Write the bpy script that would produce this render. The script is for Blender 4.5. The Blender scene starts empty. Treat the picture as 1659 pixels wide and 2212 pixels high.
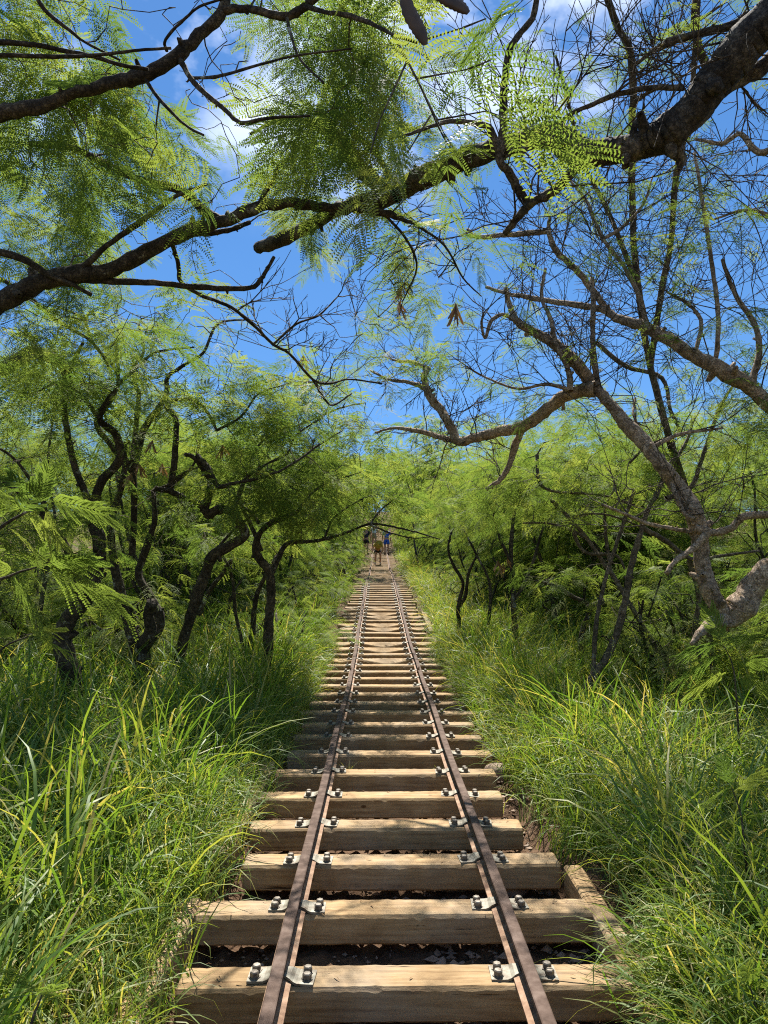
import bpy, math, random
import numpy as np
from mathutils import Vector, Matrix, Euler

random.seed(7)
RNG = np.random.default_rng(7)
SC = bpy.context.scene
COL = SC.collection
R = math.radians

# ------------------------------------------------------------------ camera
F = 26.0 / 36.0 * 2212.0            # focal length in the pixel units used for measuring (1659 x 2212)
CX, CY = 829.5, 1106.0
SLOPE = R(10.0)
PITCH = SLOPE + math.atan((1209.0 - CY) / F)
YAW = -math.atan((CX - 817.0) / F)
CAM_LOC = Vector((0.0, 0.0, 1.49 / math.cos(SLOPE)))
CAM_ROT = Euler((R(90) + PITCH, 0.0, YAW), 'XYZ').to_matrix()

cd = bpy.data.cameras.new('camera')
cam = bpy.data.objects.new('camera', cd)
COL.objects.link(cam)
cd.sensor_fit = 'VERTICAL'
cd.sensor_height = 36.0
cd.lens = 26.0
cd.clip_start = 0.05
cd.clip_end = 3000.0
cam.location = CAM_LOC
cam.rotation_euler = CAM_ROT.to_euler()
SC.camera = cam

# ------------------------------------------------------------------ sky, sun, exposure
SUN_EL, SUN_AZ = R(66.0), R(-2.0)      # azimuth measured from +Y towards +X
world = bpy.data.worlds.new('World')
SC.world = world
world.use_nodes = True
wn, wl = world.node_tree.nodes, world.node_tree.links
wn.clear()
w_out = wn.new('ShaderNodeOutputWorld')
w_bg = wn.new('ShaderNodeBackground')
w_sky = wn.new('ShaderNodeTexSky')
w_sky.sky_type = 'NISHITA'
w_sky.sun_disc = False
w_sky.sun_elevation = SUN_EL
w_sky.sun_rotation = SUN_AZ
w_sky.air_density = 1.0
w_sky.dust_density = 0.05
w_sky.ozone_density = 4.0
w_bg.inputs['Strength'].default_value = 0.07
w_tc = wn.new('ShaderNodeTexCoord')
w_map = wn.new('ShaderNodeMapping')
w_map.inputs['Location'].default_value = (1.85, 5.25, 2.5)
w_map.inputs['Scale'].default_value = (1.0, 1.0, 1.6)
w_noise = wn.new('ShaderNodeTexNoise')
w_noise.inputs['Scale'].default_value = 3.0
w_noise.inputs['Detail'].default_value = 7.0
w_noise.inputs['Roughness'].default_value = 0.55
w_ramp = wn.new('ShaderNodeValToRGB')
w_ramp.color_ramp.elements[0].position = 0.53
w_ramp.color_ramp.elements[1].position = 0.67
w_sep = wn.new('ShaderNodeSeparateXYZ')
w_hi = wn.new('ShaderNodeMapRange')
w_hi.inputs['From Min'].default_value = 0.55
w_hi.inputs['From Max'].default_value = 0.85
w_mul = wn.new('ShaderNodeMath'); w_mul.operation = 'MULTIPLY'
w_mix = wn.new('ShaderNodeMix'); w_mix.data_type = 'RGBA'
w_mix.inputs['B'].default_value = (15.5, 15.8, 16.2, 1)
w_hsv = wn.new('ShaderNodeHueSaturation')
w_hsv.inputs['Saturation'].default_value = 1.2
wl.new(w_tc.outputs['Generated'], w_map.inputs['Vector'])
wl.new(w_map.outputs['Vector'], w_noise.inputs['Vector'])
wl.new(w_noise.outputs['Fac'], w_ramp.inputs['Fac'])
wl.new(w_tc.outputs['Generated'], w_sep.inputs['Vector'])
wl.new(w_sep.outputs['Z'], w_hi.inputs['Value'])
wl.new(w_ramp.outputs['Color'], w_mul.inputs[0])
wl.new(w_hi.outputs['Result'], w_mul.inputs[1])
wl.new(w_sky.outputs['Color'], w_hsv.inputs['Color'])
wl.new(w_mul.outputs['Value'], w_mix.inputs['Factor'])
wl.new(w_hsv.outputs['Color'], w_mix.inputs['A'])
wl.new(w_mix.outputs['Result'], w_bg.inputs['Color'])
wl.new(w_bg.outputs['Background'], w_out.inputs['Surface'])

sd = bpy.data.lights.new('sun', 'SUN')
sun = bpy.data.objects.new('sun', sd)
COL.objects.link(sun)
sd.energy = 5.0
sd.angle = R(0.55)
sd.color = (1.0, 0.95, 0.86)
to_sun = Vector((math.sin(SUN_AZ) * math.cos(SUN_EL), math.cos(SUN_AZ) * math.cos(SUN_EL), math.sin(SUN_EL)))
sun.rotation_euler = to_sun.to_track_quat('Z', 'Y').to_euler()
sun.location = (0, 0, 60)

SC.view_settings.view_transform = 'Standard'
SC.view_settings.look = 'None'
SC.view_settings.gamma = 1.0
SC.view_settings.use_curve_mapping = False
SC.view_settings.exposure = 1.25
SC.cycles.use_denoising = False
SC.cycles.filter_width = 1.1
SC.cycles.max_bounces = 7
SC.cycles.diffuse_bounces = 4
SC.cycles.glossy_bounces = 2
SC.cycles.transmission_bounces = 4
SC.cycles.transparent_max_bounces = 4
SC.cycles.caustics_reflective = False
SC.cycles.caustics_refractive = False
SC.cycles.sample_clamp_indirect = 6.0

# ------------------------------------------------------------------ geometry helpers
def P(px, py, d):
    """A measured picture point at a distance d along the camera axis, as a point of the place."""
    v = Vector(((px - CX) / F * d, -(py - CY) / F * d, -d))
    return CAM_LOC + CAM_ROT @ v

def project(p):
    v = CAM_ROT.transposed() @ (Vector(p) - CAM_LOC)
    d = -v.z
    if d < 0.05:
        return None
    return (CX + v.x / d * F, CY - v.y / d * F, d)

CAM_T = np.array(CAM_ROT.transposed())
CAM_L = np.array(CAM_LOC)
def project_np(p):
    v = (np.asarray(p) - CAM_L) @ CAM_T.T
    d = -v[:, 2]
    ds = np.maximum(d, 1e-3)
    return CX + v[:, 0] / ds * F, CY - v[:, 1] / ds * F, d

XC = 0.089                      # centre line of the track
GAUGE = 0.914
RAIL_H = 0.085
_prof = []
for d in (1.0, 2.5, 5.0, 7.5, 9.5):
    p = P(817, 1209 + 1.49 * F / d, d); _prof.append((p.y, p.z))
for d, yy in ((12.4, 1393.5), (18, 1303), (24, 1255), (29.4, 1239), (38, 1220), (46, 1194), (54.7, 1172), (80, 1127), (110, 1103)):
    p = P(817, yy, d); _prof.append((p.y, p.z))
_prof = np.array(_prof)
_prof = np.vstack([[-60, _prof[0, 1] - (60 + _prof[0, 0]) * math.tan(SLOPE)], _prof,
                   [200, _prof[-1, 1] + 90 * 0.13], [600, _prof[-1, 1] + 90 * 0.13 + 20]])
_yy = np.linspace(-60, 600, 6601)
_zz = np.interp(_yy, _prof[:, 0], _prof[:, 1])
_k = np.hanning(27); _k /= _k.sum()
_zs = np.convolve(np.pad(_zz, 13, mode='edge'), _k, mode='valid')
def rail_z(y):
    return np.interp(y, _yy, _zs)
def tie_z(y):
    return rail_z(y) - RAIL_H
def slope_at(y):
    return math.atan2(float(rail_z(y + 0.4) - rail_z(y - 0.4)), 0.8)

def wobble(x, y):
    return (0.5 * np.sin(1.7 * x + 0.9 * y) + 0.35 * np.sin(2.9 * y - 1.3 * x + 1.0) + 0.3 * np.sin(5.1 * x + 4.3 * y + 2.0)
            + 0.22 * np.sin(9.7 * x - 7.9 * y) + 0.15 * np.sin(17.0 * x + 13.0 * y + 0.6))

def ground_z(x, y):
    x = np.asarray(x, float); y = np.asarray(y, float)
    a = np.abs(x - XC)
    t = np.clip((a - 0.84) / 0.16, 0, 1); t = t * t * (3 - 2 * t)
    bed = tie_z(y) - 0.185 + 0.014 * wobble(x * 3, y * 3)
    side = tie_z(y) - 0.06 + 0.05 * wobble(x, y) * np.clip((a - 0.9) / 1.2, 0, 1)
    roll = np.clip((a - 8) / 30, 0, 1)
    side = side + roll * (0.8 * np.sin(x * 0.11 + 1.0) + 0.9 * np.sin(y * 0.07 + x * 0.05))
    return bed * (1 - t) + side * t

def gz(x, y):
    return float(ground_z(x, y))

def mesh_from(name, verts, quads=None, tris=None, smooth=True, tint=None, mats=None, mat_idx=None):
    me = bpy.data.meshes.new(name)
    v = np.asarray(verts, np.float32).reshape(-1, 3)
    q = np.asarray(quads if quads is not None else [], np.int32).reshape(-1, 4)
    t = np.asarray(tris if tris is not None else [], np.int32).reshape(-1, 3)
    nq, nt = len(q), len(t)
    me.vertices.add(len(v)); me.vertices.foreach_set('co', v.ravel())
    me.loops.add(nq * 4 + nt * 3)
    me.loops.foreach_set('vertex_index', np.concatenate([q.ravel(), t.ravel()]))
    me.polygons.add(nq + nt)
    me.polygons.foreach_set('loop_start', np.concatenate([np.arange(nq) * 4, nq * 4 + np.arange(nt) * 3]).astype(np.int32))
    me.polygons.foreach_set('use_smooth', np.full(nq + nt, smooth, bool))
    if mat_idx is not None:
        me.polygons.foreach_set('material_index', np.asarray(mat_idx, np.int32))
    if tint is not None:
        at = me.attributes.new('tint', 'FLOAT', 'POINT')
        at.data.foreach_set('value', np.asarray(tint, np.float32))
    for m in (mats or []):
        me.materials.append(m)
    me.update(calc_edges=True)
    me.validate()
    return me

def obj(name, me, parent=None, loc=None, rot=None, scale=None, kind=None):
    o = bpy.data.objects.new(name, me)
    COL.objects.link(o)
    if parent is not None:
        o.parent = parent
    if loc is not None: o.location = loc
    if rot is not None: o.rotation_euler = rot
    if scale is not None: o.scale = scale
    if kind: o['kind'] = kind
    return o

def tag(o, label=None, cat=None, group=None, kind=None):
    if label: o['label'] = label
    if cat: o['category'] = cat
    if group: o['group'] = group
    if kind: o['kind'] = kind
    return o

def thing(name, label, cat, loc=(0, 0, 0), rot=(0, 0, 0), group=None):
    o = bpy.data.objects.new(name, None)
    o.empty_display_size = 0.2
    COL.objects.link(o)
    o.location = loc; o.rotation_euler = rot
    return tag(o, label, cat, group)

def copy_tree(o, parent=None):
    c = o.copy(); COL.objects.link(c)
    if parent is not None: c.parent = parent
    for ch in o.children: copy_tree(ch, c)
    return c

class Tubes:
    """Collects tapered tubes into one mesh."""
    def __init__(self):
        self.v, self.q, self.n = [], [], 0
    def add(self, pts, rad, sides=5, knob=0.0):
        pts = np.asarray(pts, float); rad = np.asarray(rad, float)
        n = len(pts)
        t = np.empty_like(pts)
        t[1:-1] = pts[2:] - pts[:-2]; t[0] = pts[1] - pts[0]; t[-1] = pts[-1] - pts[-2]
        t /= np.maximum(np.linalg.norm(t, axis=1, keepdims=True), 1e-9)
        ref = np.array([0.31, 0.22, 0.93]) if abs(t[0, 2]) < 0.9 else np.array([0.9, 0.3, 0.1])
        u = np.empty_like(pts)
        cur = ref
        for i in range(n):
            cur = cur - t[i] * np.dot(cur, t[i])
            cur = cur / max(np.linalg.norm(cur), 1e-9)
            u[i] = cur
        w = np.cross(t, u)
        a = np.linspace(0, 2 * math.pi, sides, endpoint=False)
        rr = np.repeat(rad[:, None], sides, 1)
        if knob:
            pass
        ring = pts[:, None, :] + rr[:, :, None] * (np.cos(a)[None, :, None] * u[:, None, :] + np.sin(a)[None, :, None] * w[:, None, :])
        if knob:
            q_ = ring * (0.55 / max(float(np.median(rad)), 0.004))
            x_, y_, z_ = q_[..., 0], q_[..., 1], q_[..., 2]
            dsp = (np.sin(2.1 * x_ + 1.3 * z_ + 1) * np.sin(1.7 * y_ - 0.9 * x_) + 0.6 * np.sin(4.3 * z_ + 2.2 * y_) * np.sin(3.7 * x_ - 1.1 * z_ + 2) + 0.35 * np.sin(8.1 * y_ + 5 * x_ + 1) * np.sin(7.3 * z_))
            ring = pts[:, None, :] + (ring - pts[:, None, :]) * (1 + knob * 2.6 * dsp)[..., None]
        self.v.append(ring.reshape(-1, 3))
        i = np.arange(n - 1)[:, None] * sides; j = np.arange(sides)[None, :]; j2 = (j + 1) % sides
        q = np.stack([i + j, i + j2, i + sides + j2, i + sides + j], -1).reshape(-1, 4) + self.n
        self.q.append(q)
        self.n += n * sides
    def mesh(self, name, mat, tris=None):
        return mesh_from(name, np.concatenate(self.v), np.concatenate(self.q), mats=[mat])

def catmull(pts, k=5):
    pts = np.asarray(pts, float)
    if len(pts) < 3:
        t = np.linspace(0, 1, k + 1)[:, None]
        return pts[0] * (1 - t) + pts[-1] * t
    p = np.vstack([2 * pts[0] - pts[1], pts, 2 * pts[-1] - pts[-2]])
    out = []
    for i in range(1, len(p) - 2):
        for t in np.linspace(0, 1, k, endpoint=False):
            a, b, c, d = p[i - 1], p[i], p[i + 1], p[i + 2]
            out.append(0.5 * (2 * b + (c - a) * t + (2 * a - 5 * b + 4 * c - d) * t * t + (3 * b - a - 3 * c + d) * t ** 3))
    out.append(pts[-1])
    return np.array(out)

def euler_from_axes(x, zref):
    """Euler angles (n,3) of frames whose X axis is x and whose Z axis is as near to zref as can be."""
    x = x / np.maximum(np.linalg.norm(x, axis=1, keepdims=True), 1e-9)
    y = np.cross(zref, x); y /= np.maximum(np.linalg.norm(y, axis=1, keepdims=True), 1e-9)
    z = np.cross(x, y)
    ry = -np.arcsin(np.clip(x[:, 2], -1, 1))
    rx = np.arctan2(y[:, 2], z[:, 2])
    rz = np.arctan2(x[:, 1], x[:, 0])
    return np.stack([rx, ry, rz], 1)

# ------------------------------------------------------------------ materials
def new_mat(name):
    m = bpy.data.materials.new(name); m.use_nodes = True
    nt = m.node_tree; nt.nodes.clear()
    out = nt.nodes.new('ShaderNodeOutputMaterial')
    return m, nt.nodes, nt.links, out

def ramp(n, stops):
    r = n.new('ShaderNodeValToRGB')
    e = r.color_ramp.elements
    while len(e) < len(stops): e.new(0.5)
    for el, (p, c) in zip(e, stops):
        el.position = p; el.color = (*c, 1)
    return r

def noise(n, l, vec, scale, detail=4, rough=0.55):
    t = n.new('ShaderNodeTexNoise')
    t.inputs['Scale'].default_value = scale; t.inputs['Detail'].default_value = detail; t.inputs['Roughness'].default_value = rough
    if vec is not None: l.new(vec, t.inputs['Vector'])
    return t

def leaf_material(name, stops, trans_gain=(1.5, 1.5, 0.8), trans=0.48, rough=0.62, use_tint=False, patch=0.35, spec=0.14):
    m, n, l, out = new_mat(name)
    oi = n.new('ShaderNodeObjectInfo')
    geo = n.new('ShaderNodeNewGeometry')
    nz = noise(n, l, geo.outputs['Position'], 0.9, 2)
    a = n.new('ShaderNodeMath'); a.operation = 'MULTIPLY'; a.inputs[1].default_value = 1 - patch
    l.new(oi.outputs['Random'], a.inputs[0])
    b = n.new('ShaderNodeMath'); b.operation = 'MULTIPLY_ADD'; b.inputs[1].default_value = patch
    l.new(nz.outputs['Fac'], b.inputs[0]); l.new(a.outputs[0], b.inputs[2])
    fac = b.outputs[0]
    if use_tint:
        at = n.new('ShaderNodeAttribute'); at.attribute_name = 'tint'
        c = n.new('ShaderNodeMix'); c.data_type = 'FLOAT'
        c.inputs[0].default_value = 0.6
        l.new(b.outputs[0], c.inputs[2]); l.new(at.outputs['Fac'], c.inputs[3])
        fac = c.outputs[0]
    r = ramp(n, stops)
    l.new(fac, r.inputs['Fac'])
    pb = n.new('ShaderNodeBsdfPrincipled')
    pb.inputs['Roughness'].default_value = rough
    pb.inputs['Specular IOR Level'].default_value = spec
    l.new(r.outputs['Color'], pb.inputs['Base Color'])
    g = n.new('ShaderNodeMix'); g.data_type = 'RGBA'; g.blend_type = 'MULTIPLY'; g.inputs['Factor'].default_value = 1
    g.inputs['B'].default_value = (*trans_gain, 1)
    l.new(r.outputs['Color'], g.inputs['A'])
    tr = n.new('ShaderNodeBsdfTranslucent')
    l.new(g.outputs['Result'], tr.inputs['Color'])
    mx = n.new('ShaderNodeMixShader'); mx.inputs['Fac'].default_value = trans
    l.new(pb.outputs[0], mx.inputs[1]); l.new(tr.outputs[0], mx.inputs[2])
    l.new(mx.outputs[0], out.inputs['Surface'])
    return m

M_LEAF = leaf_material('leaf_green', [(0.0, (0.055, 0.105, 0.028)), (0.3, (0.10, 0.155, 0.04)), (0.6, (0.15, 0.20, 0.05)), (0.84, (0.215, 0.245, 0.068)), (0.94, (0.31, 0.26, 0.09)), (1.0, (0.36, 0.23, 0.10))])
M_GRASS = leaf_material('grass_blades', [(0.0, (0.05, 0.115, 0.025)), (0.35, (0.095, 0.175, 0.034)), (0.6, (0.155, 0.225, 0.045)), (0.78, (0.26, 0.28, 0.08)), (0.9, (0.42, 0.345, 0.17)), (1.0, (0.46, 0.36, 0.21))],
                        trans_gain=(1.7, 1.6, 0.6), trans=0.42, rough=0.48, use_tint=True, spec=0.3)
M_POD = leaf_material('dry_pod', [(0.0, (0.12, 0.07, 0.035)), (0.5, (0.25, 0.15, 0.07)), (1.0, (0.38, 0.27, 0.15))], trans_gain=(1, .8, .5), trans=0.2, rough=0.5)

def bark_material(name, dark, mid, light, *a_, big_fac=1.0, **k_):
    return _bark(name, dark, mid, light, *a_, big_fac=big_fac, **k_)
def _bark(name, dark, mid, light, lich=(0.42, 0.42, 0.36), lich_lo=0.60, scale=1.0, big_fac=1.0):
    m, n, l, out = new_mat(name)
    geo = n.new('ShaderNodeNewGeometry')
    a = noise(n, l, geo.outputs['Position'], 26 * scale, 6, 0.65)
    b = noise(n, l, geo.outputs['Position'], 7 * scale, 4, 0.6)
    v = n.new('ShaderNodeTexVoronoi'); v.inputs['Scale'].default_value = 55 * scale
    v.feature = 'DISTANCE_TO_EDGE'
    wv = n.new('ShaderNodeMix'); wv.data_type = 'RGBA'; wv.inputs['Factor'].default_value = 0.06
    l.new(geo.outputs['Position'], wv.inputs['A']); l.new(a.outputs['Color'], wv.inputs['B'])
    l.new(wv.outputs['Result'], v.inputs['Vector'])
    r = ramp(n, [(0.3, dark), (0.5, mid), (0.68, light)])
    l.new(a.outputs['Fac'], r.inputs['Fac'])
    big = noise(n, l, geo.outputs['Position'], 3.6 * scale, 5, 0.7)
    bigr = ramp(n, [(0.36, (0.38, 0.36, 0.34)), (0.5, (0.85, 0.83, 0.8)), (0.64, (1.45, 1.42, 1.36))])
    l.new(big.outputs['Fac'], bigr.inputs['Fac'])
    bm_ = n.new('ShaderNodeMix'); bm_.data_type = 'RGBA'; bm_.blend_type = 'MULTIPLY'; bm_.inputs['Factor'].default_value = big_fac
    l.new(r.outputs['Color'], bm_.inputs['A']); l.new(bigr.outputs['Color'], bm_.inputs['B'])
    lr = ramp(n, [(lich_lo, (0, 0, 0)), (lich_lo + 0.07, (1, 1, 1))])
    l.new(b.outputs['Fac'], lr.inputs['Fac'])
    mx = n.new('ShaderNodeMix'); mx.data_type = 'RGBA'
    mx.inputs['B'].default_value = (*lich, 1)
    mf = n.new('ShaderNodeMath'); mf.operation = 'MULTIPLY'; mf.inputs[1].default_value = 0.8
    l.new(lr.outputs['Color'], mf.inputs[0]); l.new(mf.outputs[0], mx.inputs['Factor'])
    l.new(bm_.outputs['Result'], mx.inputs['A'])
    pb = n.new('ShaderNodeBsdfPrincipled'); pb.inputs['Roughness'].default_value = 0.85
    pb.inputs['Specular IOR Level'].default_value = 0.25
    l.new(mx.outputs['Result'], pb.inputs['Base Color'])
    crack = ramp(n, [(0.0, (0, 0, 0)), (0.12, (1, 1, 1))])
    l.new(v.outputs['Distance'], crack.inputs['Fac'])
    ad = n.new('ShaderNodeMath'); ad.operation = 'MULTIPLY_ADD'; ad.inputs[1].default_value = 0.5
    l.new(crack.outputs['Color'], ad.inputs[0]); l.new(a.outputs['Fac'], ad.inputs[2])
    bp = n.new('ShaderNodeBump'); bp.inputs['Strength'].default_value = 0.9; bp.inputs['Distance'].default_value = 0.014
    l.new(ad.outputs[0], bp.inputs['Height']); l.new(bp.outputs[0], pb.inputs['Normal'])
    l.new(pb.outputs[0], out.inputs['Surface'])
    return m

M_BARK = bark_material('dark_bark', (0.025, 0.02, 0.014), (0.07, 0.055, 0.04), (0.16, 0.135, 0.10), lich_lo=0.62)
M_BARK_GREY = bark_material('grey_bark', (0.03, 0.025, 0.02), (0.10, 0.084, 0.066), (0.22, 0.19, 0.15), lich=(0.2, 0.17, 0.09), lich_lo=0.60)
M_BARK_PALE = bark_material('pale_bark', (0.19, 0.125, 0.08), (0.40, 0.295, 0.205), (0.54, 0.43, 0.32), lich=(0.12, 0.085, 0.05), lich_lo=0.575, big_fac=0.45)
M_BARK_TAN = bark_material('tan_bark', (0.05, 0.038, 0.027), (0.15, 0.118, 0.085), (0.27, 0.22, 0.17), lich=(0.34, 0.32, 0.27), lich_lo=0.64, big_fac=0.6)
M_TWIG = bark_material('twig_bark', (0.04, 0.03, 0.022), (0.12, 0.095, 0.07), (0.24, 0.2, 0.15), lich_lo=0.64)
M_MOSS = leaf_material('moss', [(0, (0.07, 0.06, 0.02)), (1, (0.2, 0.16, 0.06))], trans=0.15, rough=0.9)

def wood_material():
    m, n, l, out = new_mat('weathered_timber')
    tc = n.new('ShaderNodeTexCoord'); oi = n.new('ShaderNodeObjectInfo')
    sc_ = n.new('ShaderNodeVectorMath'); sc_.operation = 'MULTIPLY_ADD'
    l.new(oi.outputs['Random'], sc_.inputs[0]); sc_.inputs[1].default_value = (13.0, 7.0, 3.0)
    l.new(tc.outputs['Object'], sc_.inputs[2])
    mp = n.new('ShaderNodeMapping'); mp.inputs['Scale'].default_value = (1.6, 26.0, 26.0)
    l.new(sc_.outputs[0], mp.inputs['Vector'])
    g = noise(n, l, mp.outputs[0], 2.2, 7, 0.65)
    blot = noise(n, l, sc_.outputs[0], 5.0, 4, 0.6)
    fine = noise(n, l, sc_.outputs[0], 120.0, 3, 0.6)
    r = ramp(n, [(0.26, (0.17, 0.092, 0.042)), (0.45, (0.315, 0.205, 0.10)), (0.6, (0.395, 0.272, 0.142)), (0.8, (0.47, 0.345, 0.195))])
    l.new(g.outputs['Fac'], r.inputs['Fac'])
    br = ramp(n, [(0.3, (0.62, 0.58, 0.52)), (0.6, (1, 1, 1))])
    l.new(blot.outputs['Fac'], br.inputs['Fac'])
    mx = n.new('ShaderNodeMix'); mx.data_type = 'RGBA'; mx.blend_type = 'MULTIPLY'; mx.inputs['Factor'].default_value = 0.85
    l.new(r.outputs['Color'], mx.inputs['A']); l.new(br.outputs['Color'], mx.inputs['B'])
    vr = n.new('ShaderNodeMapRange'); vr.inputs['To Min'].default_value = 0.8; vr.inputs['To Max'].default_value = 1.12
    l.new(oi.outputs['Random'], vr.inputs['Value'])
    m2 = n.new('ShaderNodeVectorMath'); m2.operation = 'SCALE'
    l.new(mx.outputs['Result'], m2.inputs[0]); l.new(vr.outputs[0], m2.inputs['Scale'])
    # knots
    kv = n.new('ShaderNodeTexVoronoi'); kv.inputs['Scale'].default_value = 3.3
    kmap = n.new('ShaderNodeMapping'); kmap.inputs['Scale'].default_value = (1.0, 1.8, 1.8)
    l.new(sc_.outputs[0], kmap.inputs['Vector']); l.new(kmap.outputs[0], kv.inputs['Vector'])
    kr = ramp(n, [(0.0, (0.22, 0.16, 0.12)), (0.05, (0.35, 0.28, 0.22)), (0.075, (1, 1, 1))])
    l.new(kv.outputs['Distance'], kr.inputs['Fac'])
    gn = noise(n, l, sc_.outputs[0], 2.3, 5, 0.62)
    gr_ = ramp(n, [(0.47, (0, 0, 0)), (0.66, (0.35, 0.35, 0.35))]); l.new(gn.outputs['Fac'], gr_.inputs['Fac'])
    gm = n.new('ShaderNodeMix'); gm.data_type = 'RGBA'; gm.inputs['B'].default_value = (0.30, 0.265, 0.215, 1)
    l.new(gr_.outputs['Color'], gm.inputs['Factor']); l.new(m2.outputs[0], gm.inputs['A'])
    m3 = n.new('ShaderNodeMix'); m3.data_type = 'RGBA'; m3.blend_type = 'MULTIPLY'; m3.inputs['Factor'].default_value = 1
    l.new(gm.outputs['Result'], m3.inputs['A']); l.new(kr.outputs['Color'], m3.inputs['B'])
    # drying cracks along the grain
    cmap = n.new('ShaderNodeMapping'); cmap.inputs['Scale'].default_value = (1.1, 30.0, 30.0)
    l.new(sc_.outputs[0], cmap.inputs['Vector'])
    cn = noise(n, l, cmap.outputs[0], 1.3, 3, 0.5)
    cr = ramp(n, [(0.24, (0.15, 0.12, 0.1)), (0.29, (1, 1, 1))])
    l.new(cn.outputs['Fac'], cr.inputs['Fac'])
    m4 = n.new('ShaderNodeMix'); m4.data_type = 'RGBA'; m4.blend_type = 'MULTIPLY'; m4.inputs['Factor'].default_value = 1
    l.new(m3.outputs['Result'], m4.inputs['A']); l.new(cr.outputs['Color'], m4.inputs['B'])
    pb = n.new('ShaderNodeBsdfPrincipled'); pb.inputs['Roughness'].default_value = 0.8
    pb.inputs['Specular IOR Level'].default_value = 0.2
    l.new(m4.outputs['Result'], pb.inputs['Base Color'])
    ad = n.new('ShaderNodeMath'); ad.operation = 'MULTIPLY_ADD'; ad.inputs[1].default_value = 0.35
    l.new(fine.outputs['Fac'], ad.inputs[0]); l.new(g.outputs['Fac'], ad.inputs[2])
    ad2 = n.new('ShaderNodeMath'); ad2.operation = 'ADD'
    l.new(ad.outputs[0], ad2.inputs[0]); l.new(cr.outputs['Color'], ad2.inputs[1])
    bp = n.new('ShaderNodeBump'); bp.inputs['Strength'].default_value = 0.55; bp.inputs['Distance'].default_value = 0.005
    l.new(ad2.outputs[0], bp.inputs['Height']); l.new(bp.outputs[0], pb.inputs['Normal'])
    l.new(pb.outputs[0], out.inputs['Surface'])
    return m
M_WOOD = wood_material()

def simple_noise_mat(name, stops, scale, rough, metal=0.0, bump=0.3, bdist=0.002, spec=0.4, scale2=None, coord='pos'):
    m, n, l, out = new_mat(name)
    if coord == 'pos':
        vec = n.new('ShaderNodeNewGeometry').outputs['Position']
    else:
        vec = n.new('ShaderNodeTexCoord').outputs['Object']
    a = noise(n, l, vec, scale, 6, 0.6)
    r = ramp(n, stops); l.new(a.outputs['Fac'], r.inputs['Fac'])
    pb = n.new('ShaderNodeBsdfPrincipled')
    pb.inputs['Roughness'].default_value = rough; pb.inputs['Metallic'].default_value = metal
    pb.inputs['Specular IOR Level'].default_value = spec
    l.new(r.outputs['Color'], pb.inputs['Base Color'])
    b = noise(n, l, vec, scale2 or scale * 4, 5, 0.65)
    bp = n.new('ShaderNodeBump'); bp.inputs['Strength'].default_value = bump; bp.inputs['Distance'].default_value = bdist
    l.new(b.outputs['Fac'], bp.inputs['Height']); l.new(bp.outputs[0], pb.inputs['Normal'])
    l.new(pb.outputs[0], out.inputs['Surface'])
    return m

M_RAIL = simple_noise_mat('worn_rail_steel', [(0.3, (0.055, 0.035, 0.026)), (0.5, (0.10, 0.067, 0.052)), (0.7, (0.16, 0.115, 0.092))], 16, 0.8, 0.0, 0.55, 0.002, 0.12)
M_RUST = simple_noise_mat('dusty_rust', [(0.3, (0.14, 0.07, 0.04)), (0.5, (0.25, 0.15, 0.09)), (0.7, (0.36, 0.24, 0.16))], 18, 0.75, 0.0, 0.4, 0.003, 0.3)
M_PLATE = simple_noise_mat('galvanised_clip', [(0.32, (0.12, 0.085, 0.055)), (0.48, (0.205, 0.185, 0.14)), (0.7, (0.29, 0.275, 0.22))], 28, 0.6, 0.15, 0.25, 0.001, 0.5)
M_BOLT = simple_noise_mat('bolt_metal', [(0.3, (0.08, 0.055, 0.035)), (0.5, (0.155, 0.13, 0.10)), (0.7, (0.24, 0.215, 0.18))], 50, 0.55, 0.25, 0.25, 0.001, 0.5)
M_SOIL = simple_noise_mat('red_brown_soil', [(0.25, (0.045, 0.026, 0.015)), (0.5, (0.11, 0.065, 0.038)), (0.75, (0.19, 0.125, 0.08))], 5, 0.95, 0, 1.0, 0.02, 0.15, 45)
M_STONE = simple_noise_mat('dusty_stone', [(0.25, (0.13, 0.09, 0.065)), (0.5, (0.27, 0.2, 0.15)), (0.75, (0.38, 0.31, 0.25))], 14, 0.9, 0, 0.8, 0.006, 0.2)
M_LOG = simple_noise_mat('bare_log', [(0.3, (0.2, 0.12, 0.065)), (0.5, (0.33, 0.22, 0.13)), (0.7, (0.43, 0.32, 0.2))], 8, 0.8, 0, 0.5, 0.006, 0.2)

def flat_mat(name, c, rough=0.7):
    return simple_noise_mat(name, [(0.3, tuple(x * 0.8 for x in c)), (0.7, c)], 30, rough, 0, 0.1, 0.002, 0.3)
M_SKIN = flat_mat('skin', (0.42, 0.23, 0.15), 0.5)
M_NAVY = flat_mat('navy_cloth', (0.012, 0.014, 0.03))
M_BLACK = flat_mat('black_cloth', (0.012, 0.012, 0.013))
M_BLUE = flat_mat('blue_cloth', (0.02, 0.09, 0.5))
M_OLIVE = flat_mat('olive_yellow_cloth', (0.32, 0.27, 0.05))
M_KHAKI = flat_mat('khaki_cloth', (0.35, 0.27, 0.14))
M_WHITE = flat_mat('white_cloth', (0.75, 0.75, 0.76))
M_HAIR = flat_mat('dark_hair', (0.02, 0.013, 0.01), 0.5)
M_PUFF = flat_mat('cream_flower', (0.7, 0.68, 0.5), 0.9)

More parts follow.
